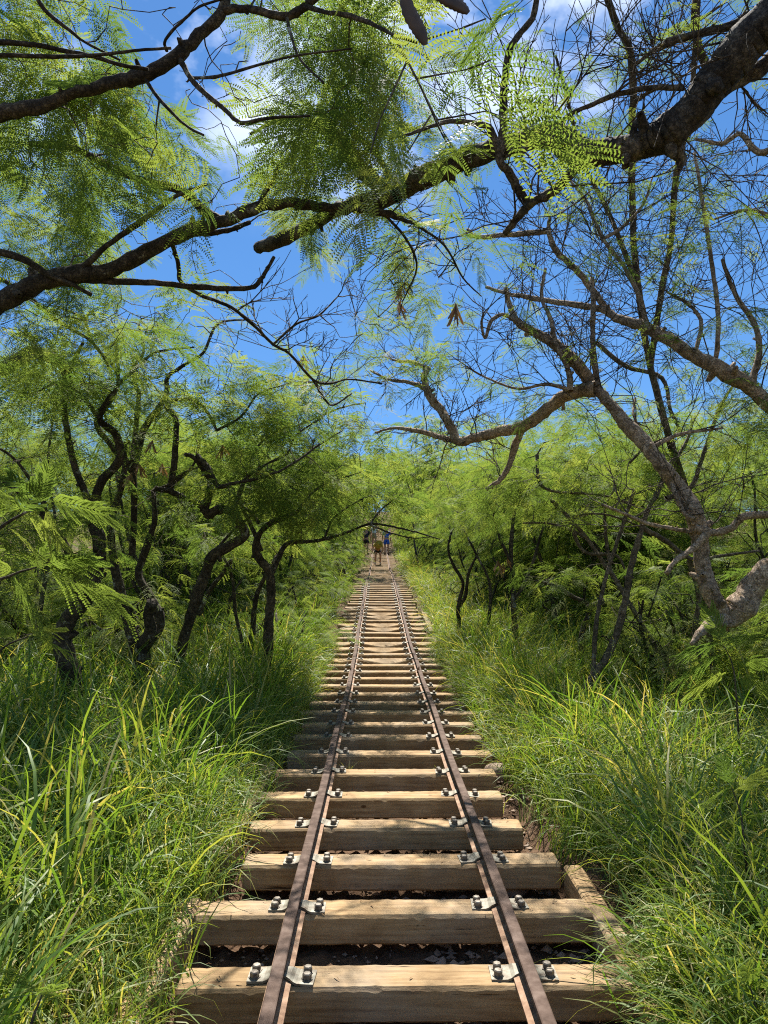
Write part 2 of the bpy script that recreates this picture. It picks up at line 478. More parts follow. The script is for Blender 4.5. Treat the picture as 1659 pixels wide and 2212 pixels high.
# ------------------------------------------------------------------ ground
def build_ground():
    xs = np.unique(np.concatenate([np.linspace(-220, -12, 40), np.linspace(-12, -1.4, 60), np.linspace(-1.4, 1.6, 76), np.linspace(1.6, 12, 60), np.linspace(12, 220, 40)]))
    ys = np.unique(np.concatenate([np.linspace(-50, 0, 30), np.linspace(0, 12, 300), np.linspace(12, 40, 280), np.linspace(40, 110, 200), np.linspace(110, 580, 60)]))
    X, Y = np.meshgrid(xs, ys)
    Z = ground_z(X, Y)
    Z = Z + 0.012 * RNG.standard_normal(Z.shape) * (np.abs(X - XC) < 0.9) * (Y < 14)
    v = np.stack([X, Y, Z], -1).reshape(-1, 3)
    nx, ny = len(xs), len(ys)
    i, j = np.meshgrid(np.arange(nx - 1), np.arange(ny - 1))
    a = (j * nx + i).ravel()
    q = np.stack([a, a + 1, a + nx + 1, a + nx], 1)
    o = obj('ground', mesh_from('ground', v, q, mats=[M_SOIL]))
    tag(o, 'red brown dirt hillside under the track and the grass', kind='structure')
build_ground()

# ------------------------------------------------------------------ track
track = thing('railway_track', 'old rusty narrow railway climbing straight up the hill on wooden ties used as steps', 'railway track', (XC, 0, 0))

def centre_x(y):
    return 0.012 * np.sin(y * 0.21) + 0.006 * np.sin(y * 0.67 + 1.0)

def rail_mesh(side, y0, y1):
    ys = np.concatenate([np.arange(y0, 14, 0.12), np.arange(14, y1, 0.5)])
    h = RAIL_H
    prof = [(-0.024, 0), (-0.020, 0.003), (0.020, 0.003), (0.024, 0), (0.024, -0.017), (0.007, -0.024), (0.006, -h + 0.017), (0.044, -h + 0.009),
            (0.044, -h), (-0.044, -h), (-0.044, -h + 0.009), (-0.006, -h + 0.017), (-0.007, -0.024), (-0.024, -0.017)]
    prof = np.array(prof)
    k = len(prof)
    cx = side * GAUGE / 2 + centre_x(ys) + 0.004 * np.sin(ys * 1.7 + side) + np.where((ys > 26) & (ys < 38), 0.014 * np.sin((ys - 26) / 12 * math.pi * 2), 0)
    zz = rail_z(ys) + 0.003 * np.sin(ys * 2.3 + side * 2)
    v = np.stack([cx[:, None] + prof[None, :, 0], np.repeat(ys[:, None], k, 1), zz[:, None] + prof[None, :, 1]], -1).reshape(-1, 3)
    i = np.arange(len(ys) - 1)[:, None] * k; j = np.arange(k)[None, :]; j2 = (j + 1) % k
    q = np.stack([i + j, i + k + j, i + k + j2, i + j2], -1).reshape(-1, 4)
    mi = np.tile(np.array([0, 0, 0, 0, 0, 1, 1, 1, 1, 1, 1, 1, 0, 0]), len(ys) - 1)
    return mesh_from('rail', v, q, smooth=False, mats=[M_RAIL, M_RUST], mat_idx=mi)
for s in (-1, 1):
    obj('rail', rail_mesh(s, 0.6, 108), track)

def timber_mesh(name, L, W, H, seg=40, jit=0.004, sag=0.0, taper=0.0):
    """A worn sawn timber: long axis X, top face at z = 0."""
    xs = np.linspace(-L / 2, L / 2, seg)
    xs[1] = xs[0] + 0.008; xs[-2] = xs[-1] - 0.008
    b = 0.010
    sec = np.array([(-W / 2 + b, 0), (-W / 6, 0.0015), (W / 6, 0.0015), (W / 2 - b, 0), (W / 2, -b), (W / 2, -H + b), (W / 2 - b, -H), (-W / 2 + b, -H), (-W / 2, -H + b), (-W / 2, -b)])
    k = len(sec)
    v = np.zeros((seg, k, 3))
    v[:, :, 0] = xs[:, None]
    v[:, :, 1] = sec[None, :, 0]; v[:, :, 2] = sec[None, :, 1]
    chew = np.abs(RNG.standard_normal(seg)) * jit * 0.55 + (RNG.uniform(0, 1, seg) < .09) * RNG.uniform(.5, 2.0, seg) * jit
    v[:, 0, 1] += chew; v[:, 0, 2] -= chew * 0.2; v[:, 9, 2] -= chew * 1.1; v[:, 9, 1] += chew * 0.3
    v[:, 1:9, 1:] += RNG.standard_normal((seg, 8, 2)) * jit * 0.14
    bend = RNG.standard_normal(3) * 0.003
    t = xs / (L / 2)
    v[:, :, 2] += (bend[0] * t + bend[1] * t * t)[:, None]
    if sag:
        w = np.exp(-((xs - 0.03) / 0.24) ** 2) + 0.45 * np.exp(-((xs - 0.72) / 0.12) ** 2) + 0.45 * np.exp(-((xs + 0.7) / 0.14) ** 2)
        v[:, (9, 0, 1), 2] -= (sag * w)[:, None] * np.array([1.0, 1.0, 0.6])[None]
    for e, sg in ((0, 1), (seg - 1, -1)):
        v[e, :, 1] *= 0.93; v[e, :, 2] = -H / 2 + (v[e, :, 2] + H / 2) * 0.93
    verts = v.reshape(-1, 3)
    i = np.arange(seg - 1)[:, None] * k; j = np.arange(k)[None, :]; j2 = (j + 1) % k
    q = np.stack([i + j, i + j2, i + k + j2, i + k + j], -1).reshape(-1, 4)
    tris = []
    nv = len(verts)
    verts = np.vstack([verts, v[0].mean(0), v[-1].mean(0)])
    for jj in range(k):
        tris.append((nv, (jj + 1) % k, jj)); b0 = (seg - 1) * k
        tris.append((nv + 1, b0 + jj, b0 + (jj + 1) % k))
    return mesh_from(name, verts, q[:, ::-1], np.array(tris), smooth=False, mats=[M_WOOD])

def plate_mesh():
    """One rail clip: a flat plate that curls up onto the rail foot; rail on its -X side."""
    xs = np.array([-0.022, -0.012, 0.0, 0.014, 0.028, 0.045, 0.09])
    zs = np.array([0.026, 0.025, 0.022, 0.014, 0.010, 0.009, 0.009])
    hw = np.array([0.032, 0.036, 0.041, 0.047, 0.050, 0.050, 0.050])
    v, q = [], []
    for x, z, w in zip(xs, zs, hw):
        v += [(x, -w, z), (x, w, z), (x, w, z - 0.009), (x, -w, z - 0.009)]
    for i in range(len(xs) - 1):
        a = i * 4
        for j in range(4):
            q.append((a + j, a + 4 + j, a + 4 + (j + 1) % 4, a + (j + 1) % 4))
    q.append((0, 1, 2, 3)); e = (len(xs) - 1) * 4; q.append((e + 3, e + 2, e + 1, e))
    return mesh_from('tie_plate', v, np.array(q)[:, ::-1], smooth=False, mats=[M_PLATE])

def bolt_mesh():
    v, q, t = [], [], []
    def ring(r, z, n=6, off=0):
        s = len(v)
        for i in range(n):
            a = off + i * 2 * math.pi / n
            v.append((r * math.cos(a), r * math.sin(a), z))
        return s
    a = ring(0.0225, 0.0); b = ring(0.0225, 0.003)
    c = ring(0.0175, 0.003, off=0.2); d = ring(0.0175, 0.019, off=0.2); e = ring(0.0135, 0.023, off=0.2)
    for lo, hi in ((a, b), (b, c), (c, d), (d, e)):
        for i in range(6):
            q.append((lo + i, lo + (i + 1) % 6, hi + (i + 1) % 6, hi + i))
    v.append((0, 0, 0.024)); top = len(v) - 1
    for i in range(6): t.append((e + i, e + (i + 1) % 6, top))
    return mesh_from('bolt', v, q, t, smooth=False, mats=[M_BOLT])
ME_PLATE, ME_BOLT = plate_mesh(), bolt_mesh()

tie_y0 = P(840, 2097, 2.81).y
TIE_STEP = 0.531
shared = [timber_mesh('wooden_tie', 1.74 + 0.06 * random.uniform(-1, 1), 0.165, 0.13, 14, 0.006, 0.0) for _ in range(6)]
sag_ms = [timber_mesh('wooden_tie', 1.72, 0.165, 0.15, 22, 0.007, 0.06) for _ in range(2)]
TIES = []
near_len = {0: (1.72, 0.02), 1: (1.80, -0.01), 2: (1.64, 0.03), 3: (1.61, -0.045), 4: (1.63, -0.085), 5: (1.63, -0.04), 6: (1.65, 0.0), 7: (1.67, -0.015)}
n_ties = int((106 - tie_y0) / TIE_STEP)
for i in range(-1, n_ties):
    y = tie_y0 + i * TIE_STEP + random.uniform(-0.015, 0.015)
    if i < 26:
        L, off = near_len.get(i, (1.72 + random.uniform(-0.08, 0.1), random.uniform(-0.04, 0.04)))
        sag = 0.055 if i in (16, 18, 19, 22, 23, 25) else 0.0
        me = timber_mesh('wooden_tie', L, 0.165, 0.128 if not sag else 0.15, 64, 0.0065 if not sag else 0.008, sag)
    else:
        me = random.choice(sag_ms) if i in (26, 28) else random.choice(shared); off = random.uniform(-0.05, 0.05)
    t = obj('wooden_tie', me, track, (float(centre_x(y)) + off, y, float(tie_z(y)) + random.uniform(-0.003, 0.001)),
            (slope_at(y) * 0.97, random.uniform(-0.004, 0.004), random.uniform(-0.012, 0.012)))
    TIES.append((i, y, t))
    if i < 0: continue
    if y < 24:
        for s in (-1, 1):
            for io in (-1, 1):
                cx = s * GAUGE / 2 + io * 0.036 - off
                rz = 0 if io > 0 else math.pi
                p = obj('tie_plate', ME_PLATE, t, (cx, random.uniform(-0.02, 0.012), -0.001), (0, 0, rz + random.uniform(-0.12, 0.12)))
                if y < 11:
                    for by in (-0.022, 0.025):
                        obj('bolt', ME_BOLT, t, (cx + io * (0.062 + random.uniform(-.003, .003)), p.location.y + by, 0.0085), (0, 0, random.uniform(0, 1)))
                elif y < 18:
                    obj('bolt', ME_BOLT, t, (cx + io * 0.06, p.location.y, 0.0085), (0, 0, random.uniform(0, 1)))

# rail joints with bolted splice plates
def splice_mesh():
    v, q = [], []
    for x0, x1, y0, y1, z0, z1 in ((0.0, 0.012, -0.2, 0.2, -0.07, -0.022), (0.012, 0.024, -0.15, -0.12, -0.055, -0.035), (0.012, 0.024, -0.05, -0.02, -0.055, -0.035), (0.012, 0.024, 0.05, 0.08, -0.055, -0.035), (0.012, 0.024, 0.14, 0.17, -0.055, -0.035)):
        s = len(v)
        v += [(x0, y0, z0), (x1, y0, z0), (x1, y1, z0), (x0, y1, z0), (x0, y0, z1), (x1, y0, z1), (x1, y1, z1), (x0, y1, z1)]
        q += [tuple(s + c for c in f) for f in ((3, 2, 1, 0), (4, 5, 6, 7), (0, 1, 5, 4), (1, 2, 6, 5), (2, 3, 7, 6), (3, 0, 4, 7))]
    return mesh_from('splice_bar', v, q, smooth=False, mats=[M_RUST])
ME_SPLICE = splice_mesh()
for yj in (tie_y0 + TIE_STEP * 13.5, tie_y0 + TIE_STEP * 29.5):
    for s in (-1, 1):
        for io in (-1, 1):
            obj('splice_bar', ME_SPLICE, track, (s * GAUGE / 2 + float(centre_x(yj)) + io * 0.0075, yj, float(rail_z(yj))), (slope_at(yj) , 0, 0 if io > 0 else math.pi))

# edging timbers along the ends of the ties
def edging(x, d0, d1, H, W, label, dz=0.0):
    pa, pb = P(817, 1209 + 1.56 * F / d0, d0), P(817, 1209 + 1.56 * F / d1, d1)
    y0, y1 = pa.y, pb.y
    ym = (y0 + y1) / 2
    z0, z1 = float(tie_z(y0)), float(tie_z(y1))
    L = math.hypot(y1 - y0, z1 - z0)
    o = obj('edging_timber', timber_mesh('edging_timber', L, W, H, max(10, int(L / 0.08)), 0.006), None, (x, ym, (z0 + z1) / 2 + dz), (0, -math.atan2(z1 - z0, y1 - y0), 0))
    o.rotation_euler = (Matrix.Rotation(math.pi / 2, 4, 'Z') @ Matrix.Rotation(-math.atan2(z1 - z0, y1 - y0), 4, 'Y')).to_euler()
    tag(o, label, 'timber', 'timbers edging the track')
edging(XC + 0.915, 1.75, 3.80, 0.15, 0.10, 'nearest squared timber edging the right ends of the lowest ties, half under grass', 0.0)
edging(XC - 0.955, 2.45, 3.45, 0.15, 0.10, 'short timber at the left ends of the lowest two ties, mostly hidden by grass', -0.004)
edging(XC - 0.935, 3.95, 5.75, 0.14, 0.10, 'weathered timber edging the left of the track beside the overgrown lower ties', 0.0)
edging(XC - 0.965, 7.7, 9.5, 0.15, 0.10, 'sunlit timber at the left of the track beside the earth bank with a stone', 0.01)
edging(XC + 0.955, 9.9, 13.6, 0.16, 0.11, 'long pale plank edging the right of the track below the gap with the log', 0.02)
edging(XC + 0.955, 14.2, 17.2, 0.16, 0.11, 'pale plank on the right of the track beside the bare log', 0.02)
edging(XC + 0.985, 24.0, 32.0, 0.16, 0.11, 'farthest pale plank on the right of the track below the hikers', 0.02)

# log, stones, pebbles
def blob_mesh(name, sx, sy, sz, mat, seed, rough=0.18):
    r = np.random.default_rng(seed)
    bpy_me = bpy.data.meshes.new(name)
    import bmesh
    bm = bmesh.new()
    bmesh.ops.create_icosphere(bm, subdivisions=3, radius=1.0)
    k = r.standard_normal((5, 3)) * 1.6; ph = r.uniform(0, 6, 5)
    for v in bm.verts:
        c = np.array(v.co)
        f = 1 + rough * sum(math.sin(float(k[i] @ c) + ph[i]) for i in range(5)) / 2
        q = np.sign(c) * np.abs(c) ** 0.8
        v.co = Vector((q[0] * sx * f, q[1] * sy * f, q[2] * sz * f))
    bm.to_mesh(bpy_me); bm.free()
    bpy_me.materials.append(mat)
    bpy_me.polygons.foreach_set('use_smooth', np.ones(len(bpy_me.polygons), bool))
    return bpy_me
def stone(px, py, d, s, label, seed):
    p = P(px, py, d)
    z = gz(p.x, p.y)
    o = obj('stone', blob_mesh('stone', s, s * 0.8, s * 0.6, M_STONE, seed), None, (p.x, p.y, z + s * 0.25), (0, 0, seed))
    tag(o, label, 'stone', 'stones beside the track')
stone(1105, 1832, 4.0, 0.09, 'rounded brown stone at the right end of the ties below the trimmed timber', 1)
stone(1075, 1622, 5.9, 0.13, 'pale flat stone tucked against the right tie ends under the grass', 2)
stone(1085, 2205, 2.42, 0.08, 'shaded stone in the dirt below the lowest tie, by the right rail', 3)
stone(1040, 2010, 3.15, 0.06, 'dark stone lying in the shaded gap between the lowest two ties', 4)
stone(655, 1475, 9.3, 0.13, 'brown stone in the earth bank left of the track above the timber', 5)
stone(1240, 1905, 3.55, 0.05, 'small stone in the corner between timber and tie on the right', 6)
stone(945, 1370, 14.0, 0.16, 'tan stone in the cut bank beside the pale plank under the log', 8)

tb = Tubes()
lp = [P(912, 1328, 16.6), P(925, 1330, 16.55), P(940, 1331, 16.5), P(956, 1328, 16.45)]
lg = catmull([np.array(p) for p in lp], 4)
tb.add(np.vstack([lg[0] - 0.002 * (lg[1] - lg[0]), lg, lg[-1]]), np.concatenate([[0.01], np.full(len(lg), 0.055), [0.01]]) * 1.0, 10, 0.03)
lgo = obj('log', tb.mesh('log', M_LOG))
tag(lgo, 'bare brown log lying across the bank at the right edge of the track', 'log')

def gravel():
    n = 4200
    yc = []
    v, t = [], []
    base = np.array([(1, 0, 0), (-1, 0, 0), (0, 1, 0), (0, -1, 0), (0, 0, 1), (0, 0, -1)], float)
    fc = np.array([(0, 2, 4), (2, 1, 4), (1, 3, 4), (3, 0, 4), (2, 0, 5), (1, 2, 5), (3, 1, 5), (0, 3, 5)])
    for i in range(n):
        x = XC + (RNG.uniform(-0.82, 0.86) if i % 3 else RNG.uniform(0.15, 0.86))
        y = RNG.uniform(1.6, 9) if i % 2 else RNG.uniform(1.6, 3.8)
        # heaps of chippings lie against the upper side of the ties
        if i % 4 == 0:
            k = RNG.integers(0, 6)
            y = tie_y0 + k * TIE_STEP + 0.085 + abs(RNG.normal(0, 0.035))
            z = gz(x, y) + max(0, 0.15 - 2.2 * (y - (tie_y0 + k * TIE_STEP + 0.085))) if x > XC + 0.1 else gz(x, y)
        else:
            z = gz(x, y)
        s = RNG.uniform(0.004, 0.013) if i % 9 else RNG.uniform(0.014, 0.028)
        pv = base * (1 + 0.35 * RNG.standard_normal((6, 3))) * s * np.array([1.1, 1, 0.7])
        t.append(fc + len(v) * 6)
        v.append(pv + np.array([x, y, z + s * 0.3]))
    o = obj('gravel', mesh_from('gravel', np.concatenate(v), None, np.concatenate(t), smooth=False, mats=[M_STONE]))
    tag(o, 'loose pebbles and chippings in the dirt between the ties', 'gravel', kind='stuff')
gravel()

def litter():
    v, q = [], []
    for i in range(1500):
        x = XC + (RNG.uniform(-.86, .88) if i % 2 else RNG.choice([-1, 1]) * RNG.uniform(.55, .9)); y = RNG.uniform(1.7, 10) ** 1.0
        k = (y - tie_y0) / TIE_STEP; on = abs(k - round(k)) * TIE_STEP < .07
        z = float(tie_z(y)) + .004 if on else gz(x, y) + .006
        a = RNG.uniform(0, 6.283) if not on else RNG.normal(0, .6); L = RNG.uniform(.012, .06) * (0.6 if on else 1); w = RNG.uniform(.0008, .003)
        d = np.array([math.cos(a), math.sin(a), math.sin(a) * .17]); n_ = np.array([-math.sin(a), math.cos(a), 0]); b = len(v)
        p = np.array([x, y, z]); up_ = np.array([0, 0, RNG.uniform(.001, .008)])
        v += [p - n_ * w, p + n_ * w, p + d * L * .5 + n_ * w + up_, p + d * L * .5 - n_ * w + up_, p + d * L + n_ * w * .3, p + d * L - n_ * w * .3]
        q += [(b, b + 1, b + 2, b + 3), (b + 3, b + 2, b + 4, b + 5)]
    o = obj('leaf_litter', mesh_from('leaf_litter', v, q, mats=[M_POD]))
    tag(o, 'dry stalks and leaf litter scattered over the ties and dirt', 'litter', kind='stuff')
litter()
# ------------------------------------------------------------------ leaves
def leaf_mesh(name, L=0.21, n=7, lp=0.095, nl=15, ll=0.0125, lw=0.0042, lod=0, seed=0):
    r = np.random.default_rng(seed)
    v, q, t = [], [], []
    dr_ = r.uniform(-0.45, -0.08); sw_ = r.uniform(-0.25, 0.25)
    def z_of(x): return dr_ * (x / L) ** 2 * L
    def strip(a, b, w):
        a = np.array(a); b = np.array(b)
        d = b - a; s = np.cross(d, (0, 0, 1)); s = s / max(np.linalg.norm(s), 1e-9) * w
        k = len(v); v.extend([a - s, a + s, b + s * 0.6, b - s * 0.6]); q.append((k, k + 1, k + 2, k + 3))
    if lod < 2:
        strip((0, 0, 0), (L * 0.5, 0, z_of(L * .5)), 0.0012); strip((L * 0.5, 0, z_of(L * .5)), (L, 0, z_of(L)), 0.0009)
    for i in range(n):
        tt = 0.2 + 0.8 * i / (n - 1)
        bx = L * tt
        ln = lp * (0.72 + 0.3 * math.sin(math.pi * (0.15 + 0.75 * tt))) * r.uniform(0.92, 1.06)
        for sd in (-1, 1):
            if r.uniform() < 0.06: continue
            ang = R(62 - 30 * tt + r.uniform(-9, 9))
            dx, dy = math.cos(ang), sd * math.sin(ang)
            dz = r.uniform(-0.12, 0.12)
            b0 = np.array((bx, sw_ * bx * bx / L * .5, z_of(bx))); dp_ = r.uniform(.1, .75)
            def pin(s):
                return b0 + np.array((dx + .25 * s * s, dy * (1 - .15 * s), dz - dp_ * s)) * (s * ln)
            if lod == 0:
                strip(pin(0), pin(0.5), 0.0007); strip(pin(0.5), pin(1), 0.0006)
            if lod == 2:
                w = 0.0085
                pa, pb, pc = pin(0.02), pin(0.55), pin(1)
                s = np.array((-dy, dx, 0.0)) * w
                k = len(v)
                v.extend([pa - s * 0.7, pa + s * 0.7, pb + s, pb - s, pc])
                q.append((k, k + 1, k + 2, k + 3)); t.append((k + 3, k + 2, k + 4))
                continue
            for j in range(nl):
                s = (j + 0.6) / nl
                c = pin(s)
                sz = ll * (0.72 + 0.4 * math.sin(math.pi * min(1, s * 0.9 + 0.1)))
                for sg in (-1, 1):
                    aa = ang * sd + sg * R(66) + r.uniform(-0.07, 0.07)
                    e = np.array((math.cos(aa), math.sin(aa), r.uniform(-0.25, 0.05)))
                    p = np.array((-math.sin(aa), math.cos(aa), 0)) * lw * 0.5
                    k = len(v)
                    if lod == 0:
                        v.extend([c, c + e * sz * 0.55 + p, c + e * sz, c + e * sz * 0.5 - p]); q.append((k, k + 1, k + 2, k + 3))
                    else:
                        v.extend([c - p, c + p, c + e * sz]); t.append((k, k + 1, k + 2))
    return mesh_from(name, v, q, t, smooth=False, mats=[M_LEAF])

LEAF0 = [leaf_mesh('leaf', 0.17 + 0.015 * i, 5 + i % 4, 0.085 + .004 * (i % 4), 13 + i % 5, lod=0, seed=i) for i in range(7)]
LEAF1 = [leaf_mesh('leaf', 0.21, 6, 0.095, 9, 0.0135, 0.0075, lod=1, seed=10 + i) for i in range(5)]
LEAF2 = [leaf_mesh('leaf', 0.22, 6, 0.10, lod=2, seed=20 + i) for i in range(3)]

def pod_mesh(seed, n=9):
    r = np.random.default_rng(seed)
    v, q = [], []
    for i in range(n):
        a = r.uniform(0, 6.283); sp = r.uniform(0.05, 0.35); L = r.uniform(0.10, 0.16); w = 0.008
        d = np.array([math.cos(a) * sp, math.sin(a) * sp, -1.0]); d /= np.linalg.norm(d)
        s = np.cross(d, (math.cos(a + 1), math.sin(a + 1), 0.2)); s /= np.linalg.norm(s)
        k = len(v)
        for tt, ww in ((0.0, 0.1), (0.25, 0.6), (0.5, 1.0), (0.9, 0.9), (1.0, 0.15)):
            c = d * L * tt + np.array([math.cos(a), math.sin(a), 0]) * 0.03 * tt * tt
            v += [c - s * w * ww, c + s * w * ww]
        for j in range(4): q.append((k + 2 * j, k + 2 * j + 1, k + 2 * j + 3, k + 2 * j + 2))
    return mesh_from('seed_pods', v, q, smooth=True, mats=[M_POD])
PODS = [pod_mesh(i) for i in range(2)]

def moss_mesh(seed):
    r = np.random.default_rng(seed); v, t = [], []
    for i in range(14):
        a = r.standard_normal(3); a /= np.linalg.norm(a); s_ = np.cross(a, r.standard_normal(3)); s_ /= np.linalg.norm(s_)
        k = len(v); v += [a * .002 - s_ * .0022, a * .002 + s_ * .0022, a * r.uniform(.006, .014)]; t.append((k, k + 1, k + 2))
    return mesh_from('moss_tuft', v, None, t, smooth=False, mats=[M_MOSS])
MOSS = [moss_mesh(i) for i in range(3)]
# grass clumps
def clump_mesh(seed, n=22, lmin=0.35, lmax=0.85, spread=0.12, wmin=0.005, wmax=0.011, seg=7, arch=1.0, dry=0.16, warm=0.0):
    r = np.random.default_rng(seed)
    v, q, tint = [], [], []
    for b in range(n):
        L = r.uniform(lmin, lmax); w = r.uniform(wmin, wmax) * 0.5
        a = r.uniform(0, 6.283); rad = spread * math.sqrt(r.uniform(0, 1))
        base = np.array([math.cos(r.uniform(0, 6.283)) * rad, math.sin(r.uniform(0, 6.283)) * rad, -0.03])
        h = np.array([math.cos(a), math.sin(a), 0.0]); side = np.array([-math.sin(a), math.cos(a), 0.0])
        th = r.uniform(0.03, 0.45); bend = arch * r.uniform(0.5, 2.3); kink = r.uniform(1.2, 2.6)
        tw = r.uniform(-0.9, 0.9)
        p = base.copy(); k0 = len(v)
        isdry = r.uniform() < dry
        tv = r.uniform(0.84, 1.0) if isdry else min(0.84, max(0, r.normal(0.42 + warm, 0.24)))
        for s in range(seg + 1):
            f = s / seg
            ang = th + bend * f ** kink
            d = h * math.sin(ang) + np.array([0, 0, math.cos(ang)])
            ww = w * (0.75 + 0.6 * f) * (1 - f ** 3.0) + 0.0004
            nrm = np.cross(side, d)
            sd = side * math.cos(tw * f) + nrm * math.sin(tw * f)
            v += [p - sd * ww, p + sd * ww]; tint += [tv, tv]
            p = p + d * (L / seg)
        for s in range(seg):
            q.append((k0 + 2 * s, k0 + 2 * s + 1, k0 + 2 * s + 3, k0 + 2 * s + 2))
    return mesh_from('grass_clump', v, q, smooth=True, tint=tint, mats=[M_GRASS])

def proto(me):
    o = bpy.data.objects.new(me.name, me)      # source shape for the scattered stuff, not linked to the scene itself
    return o
LEAF_DENSE = [leaf_mesh('leaf', 0.19 + .01 * i, 8 + i % 2, 0.09, 19, 0.0115, 0.0062, lod=0, seed=40 + i) for i in range(3)]
P_LEAF0 = [proto(m) for m in LEAF0]
P_LEAF1 = [proto(m) for m in LEAF1]
P_LEAF2 = [proto(m) for m in LEAF2]
P_POD = [proto(m) for m in PODS]
P_MOSS = [proto(m) for m in MOSS]

_groups = {}
def scatter_group(key, protos, solid=False):
    if key in _groups: return _groups[key]
    ng = bpy.data.node_groups.new('scatter_' + key, 'GeometryNodeTree')
    ng.interface.new_socket('Geometry', in_out='INPUT', socket_type='NodeSocketGeometry')
    ng.interface.new_socket('Geometry', in_out='OUTPUT', socket_type='NodeSocketGeometry')
    n, l = ng.nodes, ng.links
    gi, go = n.new('NodeGroupInput'), n.new('NodeGroupOutput')
    j = n.new('GeometryNodeJoinGeometry')
    for p in protos:
        oi = n.new('GeometryNodeObjectInfo'); oi.inputs['Object'].default_value = p; oi.inputs['As Instance'].default_value = True
        l.new(oi.outputs['Geometry'], j.inputs[0])
    ip = n.new('GeometryNodeInstanceOnPoints')
    ip.inputs['Pick Instance'].default_value = True
    def attr(name, typ):
        a = n.new('GeometryNodeInputNamedAttribute'); a.data_type = typ; a.inputs['Name'].default_value = name
        return a.outputs['Attribute']
    er = n.new('FunctionNodeEulerToRotation')
    l.new(attr('rot', 'FLOAT_VECTOR'), er.inputs[0])
    l.new(gi.outputs[0], ip.inputs['Points']); l.new(j.outputs[0], ip.inputs['Instance'])
    l.new(attr('pick', 'INT'), ip.inputs['Instance Index'])
    l.new(er.outputs[0], ip.inputs['Rotation'])
    l.new(attr('scl', 'FLOAT_VECTOR'), ip.inputs['Scale'])
    if solid:
        l.new(attr('isleaf', 'BOOLEAN'), ip.inputs['Selection'])
        jj = n.new('GeometryNodeJoinGeometry')
        l.new(gi.outputs[0], jj.inputs[0]); l.new(ip.outputs[0], jj.inputs[0]); l.new(jj.outputs[0], go.inputs[0])
    else:
        l.new(ip.outputs[0], go.inputs[0])
    _groups[key] = ng
    return ng

def scatter(name, key, protos, pos, rot, scl, parent=None, kind='stuff'):
    n = len(pos)
    me = bpy.data.meshes.new(name)
    me.vertices.add(n); me.vertices.foreach_set('co', np.asarray(pos, np.float32).ravel())
    a = me.attributes.new('rot', 'FLOAT_VECTOR', 'POINT'); a.data.foreach_set('vector', np.asarray(rot, np.float32).ravel())
    s = np.asarray(scl, np.float32)
    if s.ndim == 1: s = np.repeat(s[:, None], 3, 1)
    a = me.attributes.new('scl', 'FLOAT_VECTOR', 'POINT'); a.data.foreach_set('vector', s.ravel())
    a = me.attributes.new('pick', 'INT', 'POINT'); a.data.foreach_set('value', RNG.integers(0, len(protos), n).astype(np.int32))
    o = obj(name, me, parent, kind=kind)
    md = o.modifiers.new('scatter', 'NODES'); md.node_group = scatter_group(key, protos)
    return o

